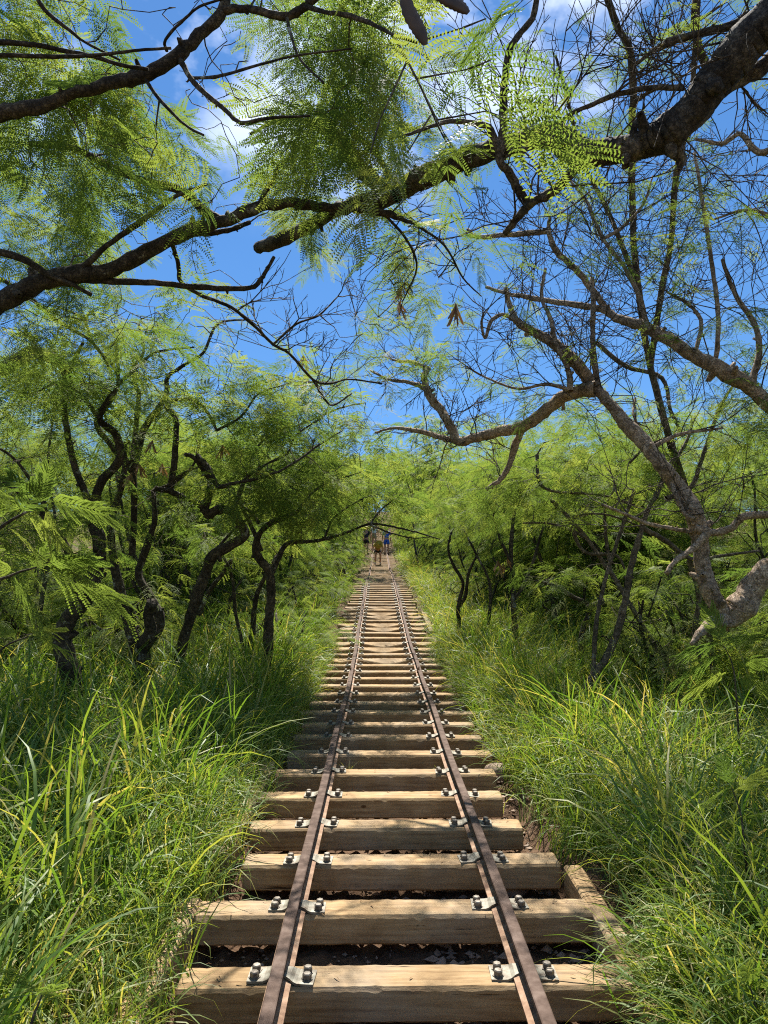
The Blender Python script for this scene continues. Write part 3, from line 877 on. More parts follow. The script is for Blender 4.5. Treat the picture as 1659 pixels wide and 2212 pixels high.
# ------------------------------------------------------------------ trees
class Tree:
    def __init__(self, name, label, cat='tree', group=None, bark=None, base=None, lod=1):
        self.name, self.label, self.cat, self.group = name, label, cat, group
        self.bark = bark or M_BARK
        self.nodes, self.dirs, self.rad = [], [], []
        self.limbs = []
        self.tw = Tubes()
        self.leaf_p, self.leaf_d = [], []
        self.pods = []
        self.base = base
        self.lod = lod
    def _add_nodes(self, pts, r):
        pts = np.asarray(pts)
        t = np.gradient(pts, axis=0); t /= np.maximum(np.linalg.norm(t, axis=1, keepdims=True), 1e-9)
        self.nodes.append(pts); self.dirs.append(t); self.rad.append(np.asarray(r))
    def limb3(self, pts, r0, r1, sides=9, wob=0.02, name=None, k=5, radii=None, knots=None):
        """A limb through points of the place, tapering from r0 to r1."""
        c = catmull(pts, k)
        n = len(c)
        c[1:-1] += RNG.standard_normal((n - 2, 3)) * wob * min(r0, 0.05) * 3
        f = np.linspace(0, 1, n)
        r = r0 + (r1 - r0) * f
        if radii is not None:
            r = np.interp(f, np.linspace(0, 1, len(radii)), radii)
        nk = max(3, n // max(4, int(1.3 * k)) + 2)
        r = r * (1 + np.interp(np.linspace(0, 1, n), np.linspace(0, 1, nk), 0.08 * RNG.standard_normal(nk)))
        tb = Tubes(); tb.add(np.vstack([c, c[-1] + (c[-1] - c[-2]) * 0.02]), np.concatenate([r, [r[-1] * 0.15]]), sides, 0.045)
        L_ = float(np.sum(np.linalg.norm(np.diff(c, axis=0), axis=1)))
        for q_ in range(int(L_ * 3.2) if knots is None else knots):
            i_ = int(RNG.integers(1, n - 1)); rr_ = r[i_]
            if rr_ < .008: continue
            t_ = c[i_ + 1] - c[i_ - 1]; t_ /= np.linalg.norm(t_)
            o_ = np.cross(t_, RNG.standard_normal(3)); o_ /= np.linalg.norm(o_)
            d_ = o_ + t_ * RNG.uniform(-.2, .8); d_ /= np.linalg.norm(d_)
            h_ = rr_ * RNG.uniform(1.25, 2.4); w_ = rr_ * RNG.uniform(.22, .5)
            tb.add(np.array([c[i_] + d_ * rr_ * .3, c[i_] + d_ * rr_ * .95, c[i_] + d_ * (rr_ + h_) * .6, c[i_] + d_ * (rr_ * .6 + h_ * .6) + RNG.standard_normal(3) * .1 * h_]), [w_ * 1.7, w_ * 1.25, w_ * .8, w_ * .35], 6, 0.05)
        self.limbs.append((name or ('trunk' if not self.limbs else 'branch'), tb))
        self._add_nodes(c, r)
        if self.base is None: self.base = c[0]
        return c
    def limb(self, pts, d0, d1, w0, w1, ground=False, **kw):
        """A limb measured on the photograph: pixel path, distances and widths (pixels)."""
        n = len(pts)
        ds = [d0 + (d1 - d0) * i / (n - 1) for i in range(n)]
        q = [np.array(P(p[0], p[1], p[2] if len(p) > 2 else d)) for p, d in zip(pts, ds)]
        if ground:
            g = q[0].copy(); g[2] = gz(g[0], g[1]) - 0.06
            if q[0][2] > g[2] + 0.05: q = [g] + q
        return self.limb3(q, w0 / 2 * d0 / F, w1 / 2 * d1 / F, **kw)
    def crown(self, targets, leaves=True, r0=0.006, step=0.12, per=0.055, sag=0.1, start=0.25, lmin=0.0, jag=0.5, minr=0.0015, maxlen=None):
        """Grow twigs from the skeleton to the targets, nearest first, leaves along them."""
        targets = np.asarray(targets)
        N = np.concatenate(self.nodes); RD = np.concatenate(self.rad)
        cap = len(N) + len(targets) * 12
        buf = np.empty((cap, 3)); buf[:len(N)] = N; rb = np.empty(cap); rb[:len(N)] = RD
        m = len(N)
        d0 = np.array([np.min(np.sum((N - t) ** 2, 1)) for t in targets])
        for t in targets[np.argsort(d0)]:
            dd = np.sum((buf[:m] - t) ** 2, 1)
            i = int(np.argmin(dd))
            a = buf[i].copy(); L = math.sqrt(dd[i])
            if L < 0.06 or (maxlen and L > maxlen): continue
            n = int(min(10, max(3, L / step)))
            f = np.linspace(0, 1, n + 1)[:, None]
            mid = (a + t) / 2 + RNG.standard_normal(3) * L * 0.16 + np.array([0, 0, L * sag])
            c = a * (1 - f) ** 2 + 2 * mid * f * (1 - f) + t * f ** 2
            c[1:-1] += RNG.standard_normal((n - 1, 3)) * L / n * jag * 0.35
            rs = min(rb[i] * 0.75, r0 * (0.5 + 0.9 * L))
            rs = max(rs, minr * 1.3)
            r = rs + (minr - rs) * f[:, 0]
            self.tw.add(c, r, 4 if rs > 0.006 else 3)
            buf[m:m + n] = c[1:]; rb[m:m + n] = r[1:]; m += n
            if leaves:
                k = max(2, int(L * (1 - start) / per))
                k = min(k, 26)
                s = start + (1 - start) * (np.arange(k) + RNG.uniform(0, 1, k)) / k
                s = np.append(s, 1.0)
                idx = np.clip(s * n, 0, n - 1e-3); i0 = idx.astype(int); fr = (idx - i0)[:, None]
                pp = c[i0] * (1 - fr) + c[i0 + 1] * fr
                tg = c[i0 + 1] - c[i0]
                self.leaf_p.append(pp); self.leaf_d.append(tg)
        self.nodes = [buf[:m].copy()]; self.rad = [rb[:m].copy()]
        self.dirs = []
    def fan(self, boxes, r0=0.005, minr=0.0017, up=0.55, sub=4):
        """Bare twigs: nearly straight shoots fanning up from the limbs inside measured boxes, with side shoots."""
        N = np.concatenate(self.nodes)
        px, py, d = project_np(N)
        def shoot(a, dr, L, r, lev):
            n = 5 if lev < 2 else 4
            f = np.linspace(0, 1, n + 1)
            bend = RNG.standard_normal(3) * 0.22 * L
            c = a + np.outer(f * L, dr) + np.outer(f ** 2, bend + np.array([0, 0, 0.05 * L]))
            c[1:] += RNG.standard_normal((n, 3)) * 0.02 * L
            self.tw.add(c, np.maximum(r * (1 - f) + minr * f, minr), 4 if lev == 0 else 3)
            if lev < 2:
                m = sub if lev == 0 else 2
                for q in range(m):
                    t = RNG.uniform(.2, .9); k = int(t * n); b = c[k] + (c[k + 1] - c[k]) * (t * n - k)
                    side = np.cross(dr, RNG.standard_normal(3)); side /= np.linalg.norm(side)
                    an = R(RNG.uniform(25, 55))
                    dd = dr * math.cos(an) + side * math.sin(an) + np.array([0, 0, .12]); dd /= np.linalg.norm(dd)
                    shoot(b, dd, L * RNG.uniform(.3, .6) * (1.15 - .5 * t), max(r * .6, minr), lev + 1)
            elif RNG.uniform() < .25:
                sprig.append((c[-1], dr))
        sprig = []
        for (x0, y0, x1, y1, n, lo, hi) in boxes:
            ok = np.where((px > x0) & (px < x1) & (py > y0) & (py < y1) & (d > 0))[0]
            if not len(ok): continue
            for q in range(n):
                a = N[ok[int(RNG.integers(0, len(ok)))]]
                dr = np.array([RNG.normal(0, .85), RNG.normal(0, .5), up + RNG.normal(0, .6)]); dr /= np.linalg.norm(dr)
                shoot(a, dr, RNG.uniform(lo, hi), r0 * RNG.uniform(.7, 1.3), 0)
        k = int(len(sprig) * .10)
        for i in RNG.permutation(len(sprig))[:k]:
            self.leaf_p.append(sprig[i][0][None]); self.leaf_d.append(sprig[i][1][None])
    def build(self, n_parts=0, leaf_scale=(0.8, 1.25), droop=0.25, world=True, sun_gaps=None, moss=0.0):
        base = np.asarray(self.base, float)
        root = thing(self.name, self.label, self.cat, tuple(base), group=self.group)
        def shift(tb):
            tb.v = [x - base for x in tb.v]; return tb
        for nm, tb in self.limbs:
            obj(nm, shift(tb).mesh(nm, self.bark), root)
        if self.tw.n:
            obj('twigs', shift(self.tw).mesh('twigs', M_TWIG), root, kind='stuff')
        if self.leaf_p:
            p = np.concatenate(self.leaf_p); tg = np.concatenate(self.leaf_d)
            if sun_gaps:
                keep_ = np.ones(len(p), bool); sd_ = np.array(to_sun)
                for c_, rad_ in sun_gaps:
                    w_ = p - np.array(c_); t_ = w_ @ sd_
                    dist = np.linalg.norm(w_ - np.outer(t_, sd_), axis=1)
                    keep_ &= ~((dist < rad_ + .16) & (t_ > 0.25) & (RNG.uniform(0, 1, len(p)) < .95))
                p, tg = p[keep_], tg[keep_]
            n = len(p)
            tg = tg / np.maximum(np.linalg.norm(tg, axis=1, keepdims=True), 1e-9)
            side = np.cross(tg, np.array([0, 0, 1.0])); side /= np.maximum(np.linalg.norm(side, axis=1, keepdims=True), 1e-6)
            sg = np.where(np.arange(n) % 2 == 0, 1.0, -1.0)[:, None]
            x = tg * RNG.uniform(0.1, 0.9, (n, 1)) + side * sg * RNG.uniform(0.3, 1.0, (n, 1)) + RNG.standard_normal((n, 3)) * 0.28
            x[:, 2] = x[:, 2] * 0.6 - droop * RNG.uniform(0, 1.6, n)
            z = np.array([0, 0, 1.0]) + RNG.standard_normal((n, 3)) * 0.32 + np.array(to_sun) * 0.3
            e = euler_from_axes(x, z)
            sc = RNG.uniform(*leaf_scale, n)
            px, py, d = project_np(p) if world else (np.zeros(n), np.zeros(n), np.ones(n))
            if n_parts:
                vis = (d > 0.2) & (px > -40) & (px < 1700) & (py > -40) & (py < 2250)
                order = np.argsort(np.where(vis, d / sc, 1e9))[:n_parts]
                order = order[vis[order]]
            else:
                order = np.array([], int)
            src = {0: LEAF0, 1: LEAF1, 2: LEAF2}[self.lod]
            for i in order:
                obj('leaf', src[int(RNG.integers(0, len(src)))], root, tuple(p[i] - base), tuple(e[i]), (sc[i],) * 3)
            rest = np.setdiff1d(np.arange(n), order)
            if len(rest):
                ps = {0: P_LEAF0, 1: P_LEAF1, 2: P_LEAF2}[self.lod]
                scatter('foliage', 'leaf%d' % self.lod, ps, p[rest] - base, e[rest], sc[rest], root)
        if moss:
            mp, mr = [], []
            for nm, tb in self.limbs:
                vv = np.concatenate(tb.v)
                mp.append(vv[RNG.integers(0, len(vv), max(3, int(len(vv) * moss)))])
            mp = np.concatenate(mp); m_ = len(mp)
            # mossy stretches rather than an even coat
            sel = np.sin(mp[:, 0] * 7 + 1) + np.sin(mp[:, 1] * 5) + np.sin(mp[:, 2] * 9 + 2) > -.1
            mp = mp[sel]; m_ = len(mp)
            scatter('moss', 'moss', P_MOSS, mp, RNG.uniform(0, 6.28, (m_, 3)), RNG.uniform(.5, 1.5, m_), root)
        if self.pods:
            pp = np.array(self.pods) - base
            for q in pp:
                obj('seed_pods', random.choice(PODS), root, tuple(q), (RNG.uniform(-.2, .2), RNG.uniform(-.2, .2), RNG.uniform(0, 6)), (RNG.uniform(.9, 1.3),) * 3)
        self.root = root
        return root

def blob(px, py, d, rx, rz, ry, n):
    """n random points in an ellipsoid round a measured point (radii in metres: across, up, deep)."""
    c = np.array(P(px, py, d))
    v = RNG.standard_normal((n, 3)); v /= np.linalg.norm(v, axis=1, keepdims=True)
    v *= RNG.uniform(0, 1, (n, 1)) ** 0.42
    return c + v * np.array([rx, ry, rz])

# where sunlight reaches through the canopy
SUN_GAPS = [(P(60, 1110, 1.75), .30), (P(110, 1240, 1.75), .30), (P(160, 2010, 2.4), .5), (P(340, 2010, 2.5), .45), (P(40, 1850, 2.6), .4), (P(300, 1850, 3.2), .4), (P(900, 2150, 2.6), .5), (P(250, 1350, 6.0), .35), (P(420, 1640, 4.6), .4)]
# --- trees on the left whose trunks stand in the grass
T = Tree('acacia_tree', 'leftmost trunk with a knot hole and pale lichen, kinked halfway, beside the tall grass', bark=M_BARK)
T.limb([(185, 1585), (160, 1500), (146, 1430), (136, 1372), (150, 1335), (180, 1300), (205, 1240), (215, 1180), (200, 1120)], 6.6, 6.6, 49.9, 27.5, ground=True)
T.limb([(180, 1300), (150, 1200), (110, 1130), (60, 1080), (10, 1040)], 6.6, 6.3, 22.4, 10.3)
T.limb([(200, 1120), (215, 1050), (260, 990), (250, 940), (215, 905), (235, 860), (255, 830), (250, 740)], 6.6, 6.2, 21.5, 6.9)
T.limb([(150, 860), (142, 800), (110, 770), (60, 765), (0, 805)], 6.5, 6.4, 20.6, 29.2)
T.limb([(205, 1120), (160, 1000), (145, 930), (140, 870), (155, 790), (180, 740)], 6.6, 6.5, 17.2, 6.9)
T.limb([(-20, 590), (60, 640), (120, 690), (200, 740), (240, 800)], 6.0, 6.3, 10.3, 5.2)
T.limb([(215, 905), (170, 850), (120, 830), (70, 850), (20, 840)], 6.3, 6.2, 8.6, 3.4)
T.limb([(110, 1130), (80, 1060), (30, 990), (-20, 960)], 6.4, 6.2, 10.3, 4.3)
T.limb([(255, 830), (300, 790), (340, 760), (420, 750)], 6.3, 6.4, 8.6, 3.4)
T.crown(np.vstack([blob(120, 930, 6.4, 1.1, 0.8, 1.0, 49), blob(60, 760, 6.2, 1.0, 0.7, 1.0, 38), blob(250, 800, 6.3, 0.9, 0.6, .9, 33), blob(60, 1150, 6.2, .8, .4, .8, 27), blob(230, 1120, 6.2, .5, .35, .5, 16)]), per=0.13, r0=0.011, minr=0.0028)
T.pods = [P(330, 950, 6.4), P(300, 1000, 6.5)]
T.build(170, leaf_scale=(1.1, 1.6), sun_gaps=SUN_GAPS)

T = Tree('acacia_tree', 'stout dark trunk forking low into a cluster of stems, left of the zigzag tree', bark=M_BARK)
T.limb([(312, 1530), (306, 1470), (300, 1420), (298, 1390)], 7.4, 7.4, 51.6, 43.0, ground=True)
T.limb([(298, 1400), (275, 1340), (258, 1270), (245, 1200), (240, 1130), (265, 1040), (270, 960)], 7.4, 7.3, 29.2, 9.5)
T.limb([(300, 1400), (325, 1370), (322, 1330), (330, 1300)], 7.4, 7.2, 31.0, 22.4)
T.limb([(310, 1400), (345, 1350), (330, 1300), (300, 1240), (318, 1180), (335, 1120), (330, 1060)], 7.5, 7.8, 24.1, 10.3)
T.limb([(285, 1200), (290, 1100), (288, 1000), (292, 940), (298, 880), (300, 850)], 7.5, 7.5, 14.6, 9.5)
T.limb([(288, 1010), (310, 930), (345, 880), (360, 850), (362, 815), (395, 790)], 7.5, 7.4, 17.2, 7.7)
T.limb([(288, 1020), (265, 990), (240, 960), (208, 915), (230, 880), (255, 830), (245, 790)], 7.5, 7.2, 17.2, 7.7)
T.limb([(395, 790), (440, 760), (470, 700), (540, 690)], 7.4, 7.4, 7.7, 3.4)
T.limb([(300, 850), (285, 800), (310, 760), (300, 700)], 7.5, 7.3, 9.5, 4.3)
T.limb([(330, 1060), (380, 1040), (420, 1000), (430, 960)], 7.7, 7.9, 8.6, 3.4)
T.limb([(245, 790), (200, 740), (180, 690), (120, 660)], 7.2, 7.0, 7.7, 3.4)
T.crown(np.vstack([blob(300, 820, 7.4, 1.1, .8, 1, 55), blob(430, 760, 7.4, 1, .6, 1, 44), blob(250, 1060, 7.2, .9, .4, .8, 27), blob(330, 930, 7.2, .7, .4, .7, 22)]), per=0.13, r0=0.011, minr=0.0028)
T.pods = [P(272, 1010, 7.4), P(285, 1020, 7.3), P(350, 1000, 7.5)]
T.build(140, leaf_scale=(1.1, 1.6), sun_gaps=SUN_GAPS)

T = Tree('acacia_tree', 'dark twisted tree whose trunk zigzags right then left above the grass', bark=M_BARK)
T.limb([(372, 1530), (375, 1460), (395, 1390), (415, 1320), (440, 1250), (455, 1205), (495, 1180), (528, 1155), (515, 1125), (498, 1105), (470, 1100), (450, 1112), (432, 1090), (400, 1075), (370, 1062), (335, 1055)], 7.9, 7.4, 29.2, 10.3, ground=True)
T.limb([(440, 1105), (450, 1070), (455, 1035), (440, 1015), (420, 990), (400, 980)], 7.6, 7.2, 18.1, 8.6)
T.limb([(425, 985), (450, 1010), (470, 1050), (500, 1045), (550, 1035), (600, 1020)], 7.3, 7.0, 13.8, 5.2)
T.limb([(368, 1055), (375, 1010), (380, 950), (378, 900), (360, 880), (375, 865), (420, 865), (450, 895), (468, 930)], 7.5, 7.6, 14.6, 6.0)
T.limb([(375, 1035), (400, 1020), (432, 1008)], 7.5, 7.4, 7.7, 4.3)
T.limb([(425, 1270), (450, 1230), (480, 1190)], 8.0, 8.4, 12.0, 6.9)
T.limb([(500, 1105), (520, 1060), (535, 1030), (580, 1000)], 7.8, 7.6, 12.0, 5.2)
T.limb([(600, 1020), (650, 990), (690, 960), (740, 930)], 7.2, 7.6, 6.9, 2.6)
T.limb([(580, 1000), (620, 980), (640, 940), (700, 900)], 7.6, 7.8, 6.0, 2.6)
T.limb([(468, 930), (520, 900), (560, 850), (620, 830)], 7.6, 7.9, 6.9, 2.6)
T.limb([(455, 1205), (500, 1150), (560, 1100), (600, 1060)], 8.2, 8.6, 6.9, 3.4)
T.crown(np.vstack([blob(520, 950, 7.8, 1.1, .7, 1, 66), blob(600, 880, 8.2, 1.0, .6, 1, 49), blob(420, 880, 7.6, .9, .5, .9, 33), blob(640, 1060, 8.0, .8, .35, .9, 33), blob(450, 1050, 7.0, .7, .25, .5, 16)]), per=0.13, r0=0.011, minr=0.0028)
T.pods = [P(560, 1000, 7.8), P(480, 960, 7.6)]
T.build(140, leaf_scale=(1.1, 1.6), sun_gaps=SUN_GAPS)

T = Tree('acacia_tree', 'slim straight dark trunk with a forked top, one long branch reaching over the track', bark=M_BARK)
T.limb([(572, 1530), (575, 1450), (580, 1360), (585, 1290), (582, 1240), (560, 1205), (552, 1180), (570, 1140), (610, 1120), (642, 1105)], 8.6, 8.5, 24.1, 10.3, ground=True)
T.limb([(584, 1245), (600, 1210), (620, 1175), (660, 1170), (700, 1165), (750, 1150), (800, 1132), (850, 1138), (900, 1150), (950, 1165)], 8.6, 9.6, 12.9, 2.6)
T.limb([(800, 1132), (815, 1110), (830, 1095), (850, 1080)], 9.0, 9.4, 5.2, 2.6)
T.limb([(800, 1134), (840, 1150), (890, 1162), (930, 1160)], 9.0, 9.6, 4.3, 1.7)
T.limb([(565, 1190), (540, 1130), (520, 1090), (518, 1060), (535, 1010)], 8.6, 8.9, 12.0, 5.2)
T.limb([(560, 1130), (540, 1105), (520, 1095)], 8.6, 8.7, 10.3, 6.9)
T.limb([(642, 1105), (680, 1060), (720, 1040), (780, 1020)], 8.5, 8.9, 6.9, 2.6)
T.limb([(535, 1010), (560, 960), (600, 930), (640, 920)], 8.9, 9.1, 7.7, 3.4)
T.limb([(700, 1165), (720, 1120), (760, 1090), (800, 1070)], 9.0, 9.4, 6.0, 2.6)
T.limb([(640, 920), (690, 900), (740, 880), (790, 870)], 9.1, 9.3, 5.2, 2.6)
T.crown(np.vstack([blob(690, 960, 9.2, 1.1, .75, 1.1, 71), blob(620, 1060, 9.0, .9, .4, .9, 33), blob(720, 1080, 9.6, .8, .35, 1, 33), blob(830, 1085, 9.7, .6, .18, .6, 19), blob(690, 830, 9.2, .7, .35, .8, 22)]), per=0.13, r0=0.011, minr=0.0028)
T.pods = [P(655, 765, 9.0), P(660, 775, 9.1), P(560, 870, 8.9), P(548, 830, 8.8), P(690, 840, 9.2)]
T.build(120, leaf_scale=(1.1, 1.6))

T = Tree('acacia_tree', 'thin double-stemmed dark tree between the zigzag trunk and the slim straight trunk', bark=M_BARK)
T.limb([(540, 1540), (535, 1450), (545, 1370), (552, 1300), (570, 1250), (600, 1200)], 9.4, 9.6, 15.5, 7.7, ground=True)
T.limb([(540, 1500), (525, 1400), (508, 1320), (500, 1240), (470, 1180)], 9.4, 9.5, 9.5, 5.2)
T.limb([(430, 1330), (450, 1280), (480, 1240), (500, 1210)], 9.6, 9.8, 10.3, 6.9)
T.crown(np.vstack([blob(520, 1130, 9.8, 1.0, .6, 1, 38), blob(430, 1180, 9.8, .8, .3, .8, 27)]), per=0.13, r0=0.011, minr=0.0028)
T.build(60, leaf_scale=(1.1, 1.6))

# --- limbs overhead at the upper left
T = Tree('canopy_tree', 'feathery tree arching in at the top left, its dark limbs crossing overhead', bark=M_BARK)
q0 = np.array(P(-330, 700, 3.1)); g0 = q0.copy(); g0[2] = gz(g0[0], g0[1]) - 0.1
T.limb3([g0, g0 + np.array([0.05, 0.02, 1.1]), q0, np.array(P(-180, 380, 3.1)), np.array(P(-60, 268, 3.1)), np.array(P(0, 247, 3.1)), np.array(P(90, 228, 3.1)), np.array(P(150, 205, 3.1)), np.array(P(250, 178, 3.05)), np.array(P(320, 160, 3.0)), np.array(P(385, 118, 3.0)), np.array(P(430, 75, 3.0)), np.array(P(482, 22, 3.0)), np.array(P(490, -60, 3.0))], 0.07, 0.014, radii=[0.08, 0.075, 0.06, 0.045, 0.034, 0.03, 0.027, 0.026, 0.024, 0.022, 0.02])
T.limb([(482, 22), (520, 18), (562, 24), (615, 35), (660, 14), (695, -20)], 3.0, 2.9, 18, 16)
T.limb([(660, 14), (700, 25), (760, 35), (810, 55), (850, 75), (900, 92)], 2.9, 2.6, 11, 6)
T.limb([(385, 122), (420, 180), (480, 232), (520, 265), (575, 256), (670, 250)], 3.0, 2.8, 13, 5)
T.limb([(310, 165), (345, 215), (400, 270), (440, 292)], 3.0, 2.9, 9, 5)
T.limb([(-40, 90), (60, 95), (130, 108), (200, 122), (260, 140), (320, 150)], 2.8, 2.9, 13, 7)
T.limb([(-40, 118), (60, 121), (130, 122), (220, 118), (300, 108), (370, 104)], 2.7, 2.8, 10, 5)
T.limb([(70, -20), (100, 25), (150, 65), (185, 92), (260, 130)], 2.9, 3.0, 11, 5)
T.limb([(360, 110), (358, 85), (400, 40), (440, 10), (520, -10)], 2.9, 2.7, 8, 4)
T.limb([(620, 40), (630, 80), (650, 130), (700, 180)], 2.9, 2.7, 7, 4)
T.limb([(410, 168), (470, 165), (560, 140), (640, 120), (760, 105)], 3.0, 2.6, 7, 4)
T.limb([(850, 75), (905, 180), (950, 280), (985, 340)], 2.6, 2.5, 6, 3)
T.crown(np.vstack([blob(110, 60, 3.6, .5, .32, .45, 20), blob(60, 190, 3.9, .5, .3, .4, 16), blob(330, 240, 4.0, .6, .3, .5, 20), blob(560, 60, 3.8, .5, .25, .4, 14), blob(720, 300, 3.9, .45, .25, .4, 12), blob(760, 130, 3.6, .4, .3, .4, 10), blob(300, 60, 3.2, .4, .3, .4, 8), blob(500, 110, 3.2, .45, .3, .4, 8), blob(640, 150, 3.2, .45, .32, .4, 9),
                   blob(770, 50, 3.1, .4, .25, .4, 5), blob(200, 270, 3.5, .5, .3, .5, 8), blob(430, 330, 3.4, .45, .28, .5, 8), blob(620, 290, 3.3, .4, .25, .4, 6), blob(790, 230, 3.2, .35, .25, .35, 4)]), per=0.25, r0=0.007, minr=0.002)
# the open spray of large leaves hanging in front of the sky
for (ax, ay), (bx, by) in [((850, 75), (905, 180)), ((905, 180), (960, 290)), ((960, 290), (1000, 350)), ((900, 170), (1010, 150)), ((1010, 150), (1060, 130)), ((940, 260), (1050, 240)), ((1050, 240), (1080, 250)), ((900, 92), (1000, 60)), ((1000, 60), (1050, 40)), ((880, 130), (820, 260)), ((820, 260), (800, 330)), ((930, 250), (880, 330))]:
    a, b = np.array(P(ax, ay, 2.3)), np.array(P(bx, by, 2.25))
    f = np.linspace(0, 1, 5)[:, None]
    T.tw.add(a * (1 - f) + b * f, np.linspace(.0035, .002, 5), 4)
    T.leaf_p.append(b[None]); T.leaf_d.append((b - a)[None])
T.lod = 0
T.build(300, leaf_scale=(0.85, 1.9), sun_gaps=SUN_GAPS)
CANOPY = T

T = Tree('canopy_tree', 'tree leaning in from the left edge, one long limb rising to the overhead fork', bark=M_BARK)
q0 = np.array(P(-300, 900, 4.0)); g0 = q0.copy(); g0[2] = gz(g0[0], g0[1]) - 0.1
T.limb3([g0, q0] + [np.array(P(*p)) for p in [(-120, 730, 4.0), (0, 655, 4.0), (60, 622, 4.0), (110, 602, 4.0), (170, 592, 4.0), (235, 585, 4.0), (300, 552, 4.0), (400, 502, 4.0), (480, 480, 4.0), (550, 450, 4.0), (620, 440, 4.0), (700, 447, 4.0), (760, 452, 4.0), (830, 462, 4.0), (890, 480, 4.1)]], 0.07, 0.01, radii=[0.085, 0.07, 0.05, 0.048, 0.045, 0.042, 0.038, 0.032, 0.024, 0.02, 0.012])
T.limb([(150, 606), (230, 532), (300, 482), (380, 425), (445, 398)], 4.0, 3.7, 17, 7)
T.limb([(-20, 540), (50, 560), (110, 596), (150, 612), (198, 637)], 3.9, 4.0, 16, 9)
T.limb([(160, 604), (260, 608), (350, 612), (450, 622), (540, 622), (562, 605), (572, 590), (592, 555)], 4.0, 4.2, 15, 7)
T.limb([(560, 448), (575, 410), (590, 390), (600, 365), (622, 342)], 4.0, 3.9, 13, 8)
T.limb([(490, 482), (450, 462), (410, 425), (370, 405), (290, 385), (220, 350), (150, 318), (65, 310)], 4.0, 4.1, 22, 12)
T.limb([(370, 520), (385, 570), (392, 610), (440, 640), (500, 664), (555, 709), (590, 744), (625, 764), (675, 819), (710, 829), (755, 819), (825, 829)], 4.0, 5.6, 10, 4)
T.limb([(590, 744), (640, 700), (690, 680), (730, 640)], 4.9, 5.3, 6, 3)
T.limb([(675, 819), (700, 860), (720, 875), (760, 850)], 5.2, 5.5, 6, 3)
T.limb([(830, 462), (880, 520), (900, 580), (870, 650)], 4.0, 4.5, 7, 3)
T.limb([(890, 480), (960, 530), (1000, 600), (1040, 640)], 4.1, 4.6, 6, 3)
T.limb([(405, 505), (450, 505), (500, 495), (540, 480)], 4.05, 4.2, 12, 10)
T.crown(np.vstack([blob(100, 450, 5.0, .7, .4, .5, 20), blob(380, 380, 5.0, .8, .35, .5, 22), blob(560, 420, 5.0, .6, .3, .5, 14), blob(40, 330, 4.8, .5, .3, .4, 10), blob(200, 520, 5.2, .8, .3, .5, 18), blob(300, 430, 4.6, .6, .35, .5, 9), blob(200, 640, 4.8, .7, .3, .6, 11), blob(420, 580, 4.7, .6, .3, .5, 9), blob(560, 520, 4.5, .5, .25, .5, 6),
                   blob(300, 710, 5.2, .9, .35, .7, 16), blob(60, 690, 4.9, .5, .3, .5, 7), blob(770, 520, 4.5, .4, .2, .35, 14), blob(880, 600, 4.6, .42, .26, .35, 18), blob(950, 520, 4.5, .32, .22, .35, 12), blob(850, 680, 4.9, .35, .15, .3, 8), blob(800, 690, 4.9, .4, .2, .4, 3)]), per=0.25, r0=0.008, minr=0.0022)
T.pods = [P(868, 610, 5.0), P(862, 650, 5.1), P(985, 655, 5.2), P(205, 240, 4.6), P(410, 400, 4.9)]
T.lod = 0
T.fan([(480, 640, 840, 900, 30, .25, .6), (780, 450, 1050, 660, 12, .2, .5)], r0=.004)
T.build(300, leaf_scale=(0.85, 1.9), sun_gaps=SUN_GAPS)

# --- the big limb overhead, from the right
T = Tree('leaning_tree', 'huge dark mossy limb sweeping down from the upper right corner and across overhead', bark=M_BARK_GREY)
q = [np.array(P(*p)) for p in [(2150, 700, 3.4), (2050, 200, 3.2), (1870, -60, 3.1), (1740, -20, 3.1), (1660, 50, 3.1), (1600, 108, 3.15), (1545, 175, 3.2), (1490, 245, 3.25), (1440, 288, 3.3), (1390, 312, 3.35), (1330, 325, 3.4), (1262, 332, 3.45), (1225, 310, 3.5), (1190, 292, 3.5), (1130, 305, 3.6), (1070, 322, 3.65), (1000, 345, 3.75), (950, 368, 3.8), (900, 390, 3.9), (858, 408, 4.0), (820, 398, 4.1), (780, 365, 4.2), (745, 320, 4.3), (705, 280, 4.5), (690, 230, 4.6)]]
g0 = q[0].copy(); g0[2] = gz(g0[0], g0[1]) - 0.1
T.limb3([g0] + q, 0.1, 0.03, sides=22, radii=[0.15, 0.13, 0.11, 0.1, 0.094, 0.09, 0.085, 0.078, 0.073, 0.068, 0.063, 0.058, 0.058, 0.061, 0.056, 0.053, 0.05, 0.05, 0.052, 0.058, 0.054, 0.046, 0.042, 0.036, 0.03, 0.024], wob=0.012, k=11)
T.limb([(860, 418), (800, 435), (745, 448), (700, 470), (640, 502), (590, 525), (558, 535)], 4.0, 4.7, 44, 42, radii=[0.05, 0.045, 0.04, 0.04, 0.042, 0.044, 0.036])
T.limb([(1254, 350), (1220, 390), (1185, 420), (1145, 440), (1115, 475), (1090, 505)], 3.45, 3.7, 26, 12)
T.limb([(1140, 440), (1120, 410), (1098, 370), (1080, 345), (1085, 300), (1088, 230), (1092, 150), (1110, 90), (1150, 40), (1160, -10)], 3.65, 3.5, 20, 12)
T.limb([(1080, 340), (1060, 280), (1030, 268), (970, 262), (900, 285), (840, 300)], 3.6, 3.4, 16, 5)
T.limb([(850, 415), (830, 360), (800, 315), (760, 290)], 4.0, 4.2, 14, 8)
T.limb([(1700, 100), (1640, 150), (1580, 185), (1540, 210)], 3.3, 3.2, 40, 26)
T.limb([(1440, 92), (1500, 75), (1590, 52), (1620, 30)], 3.4, 3.3, 18, 22)
T.limb([(1440, 92), (1420, 110)], 3.4, 3.4, 14, 6)
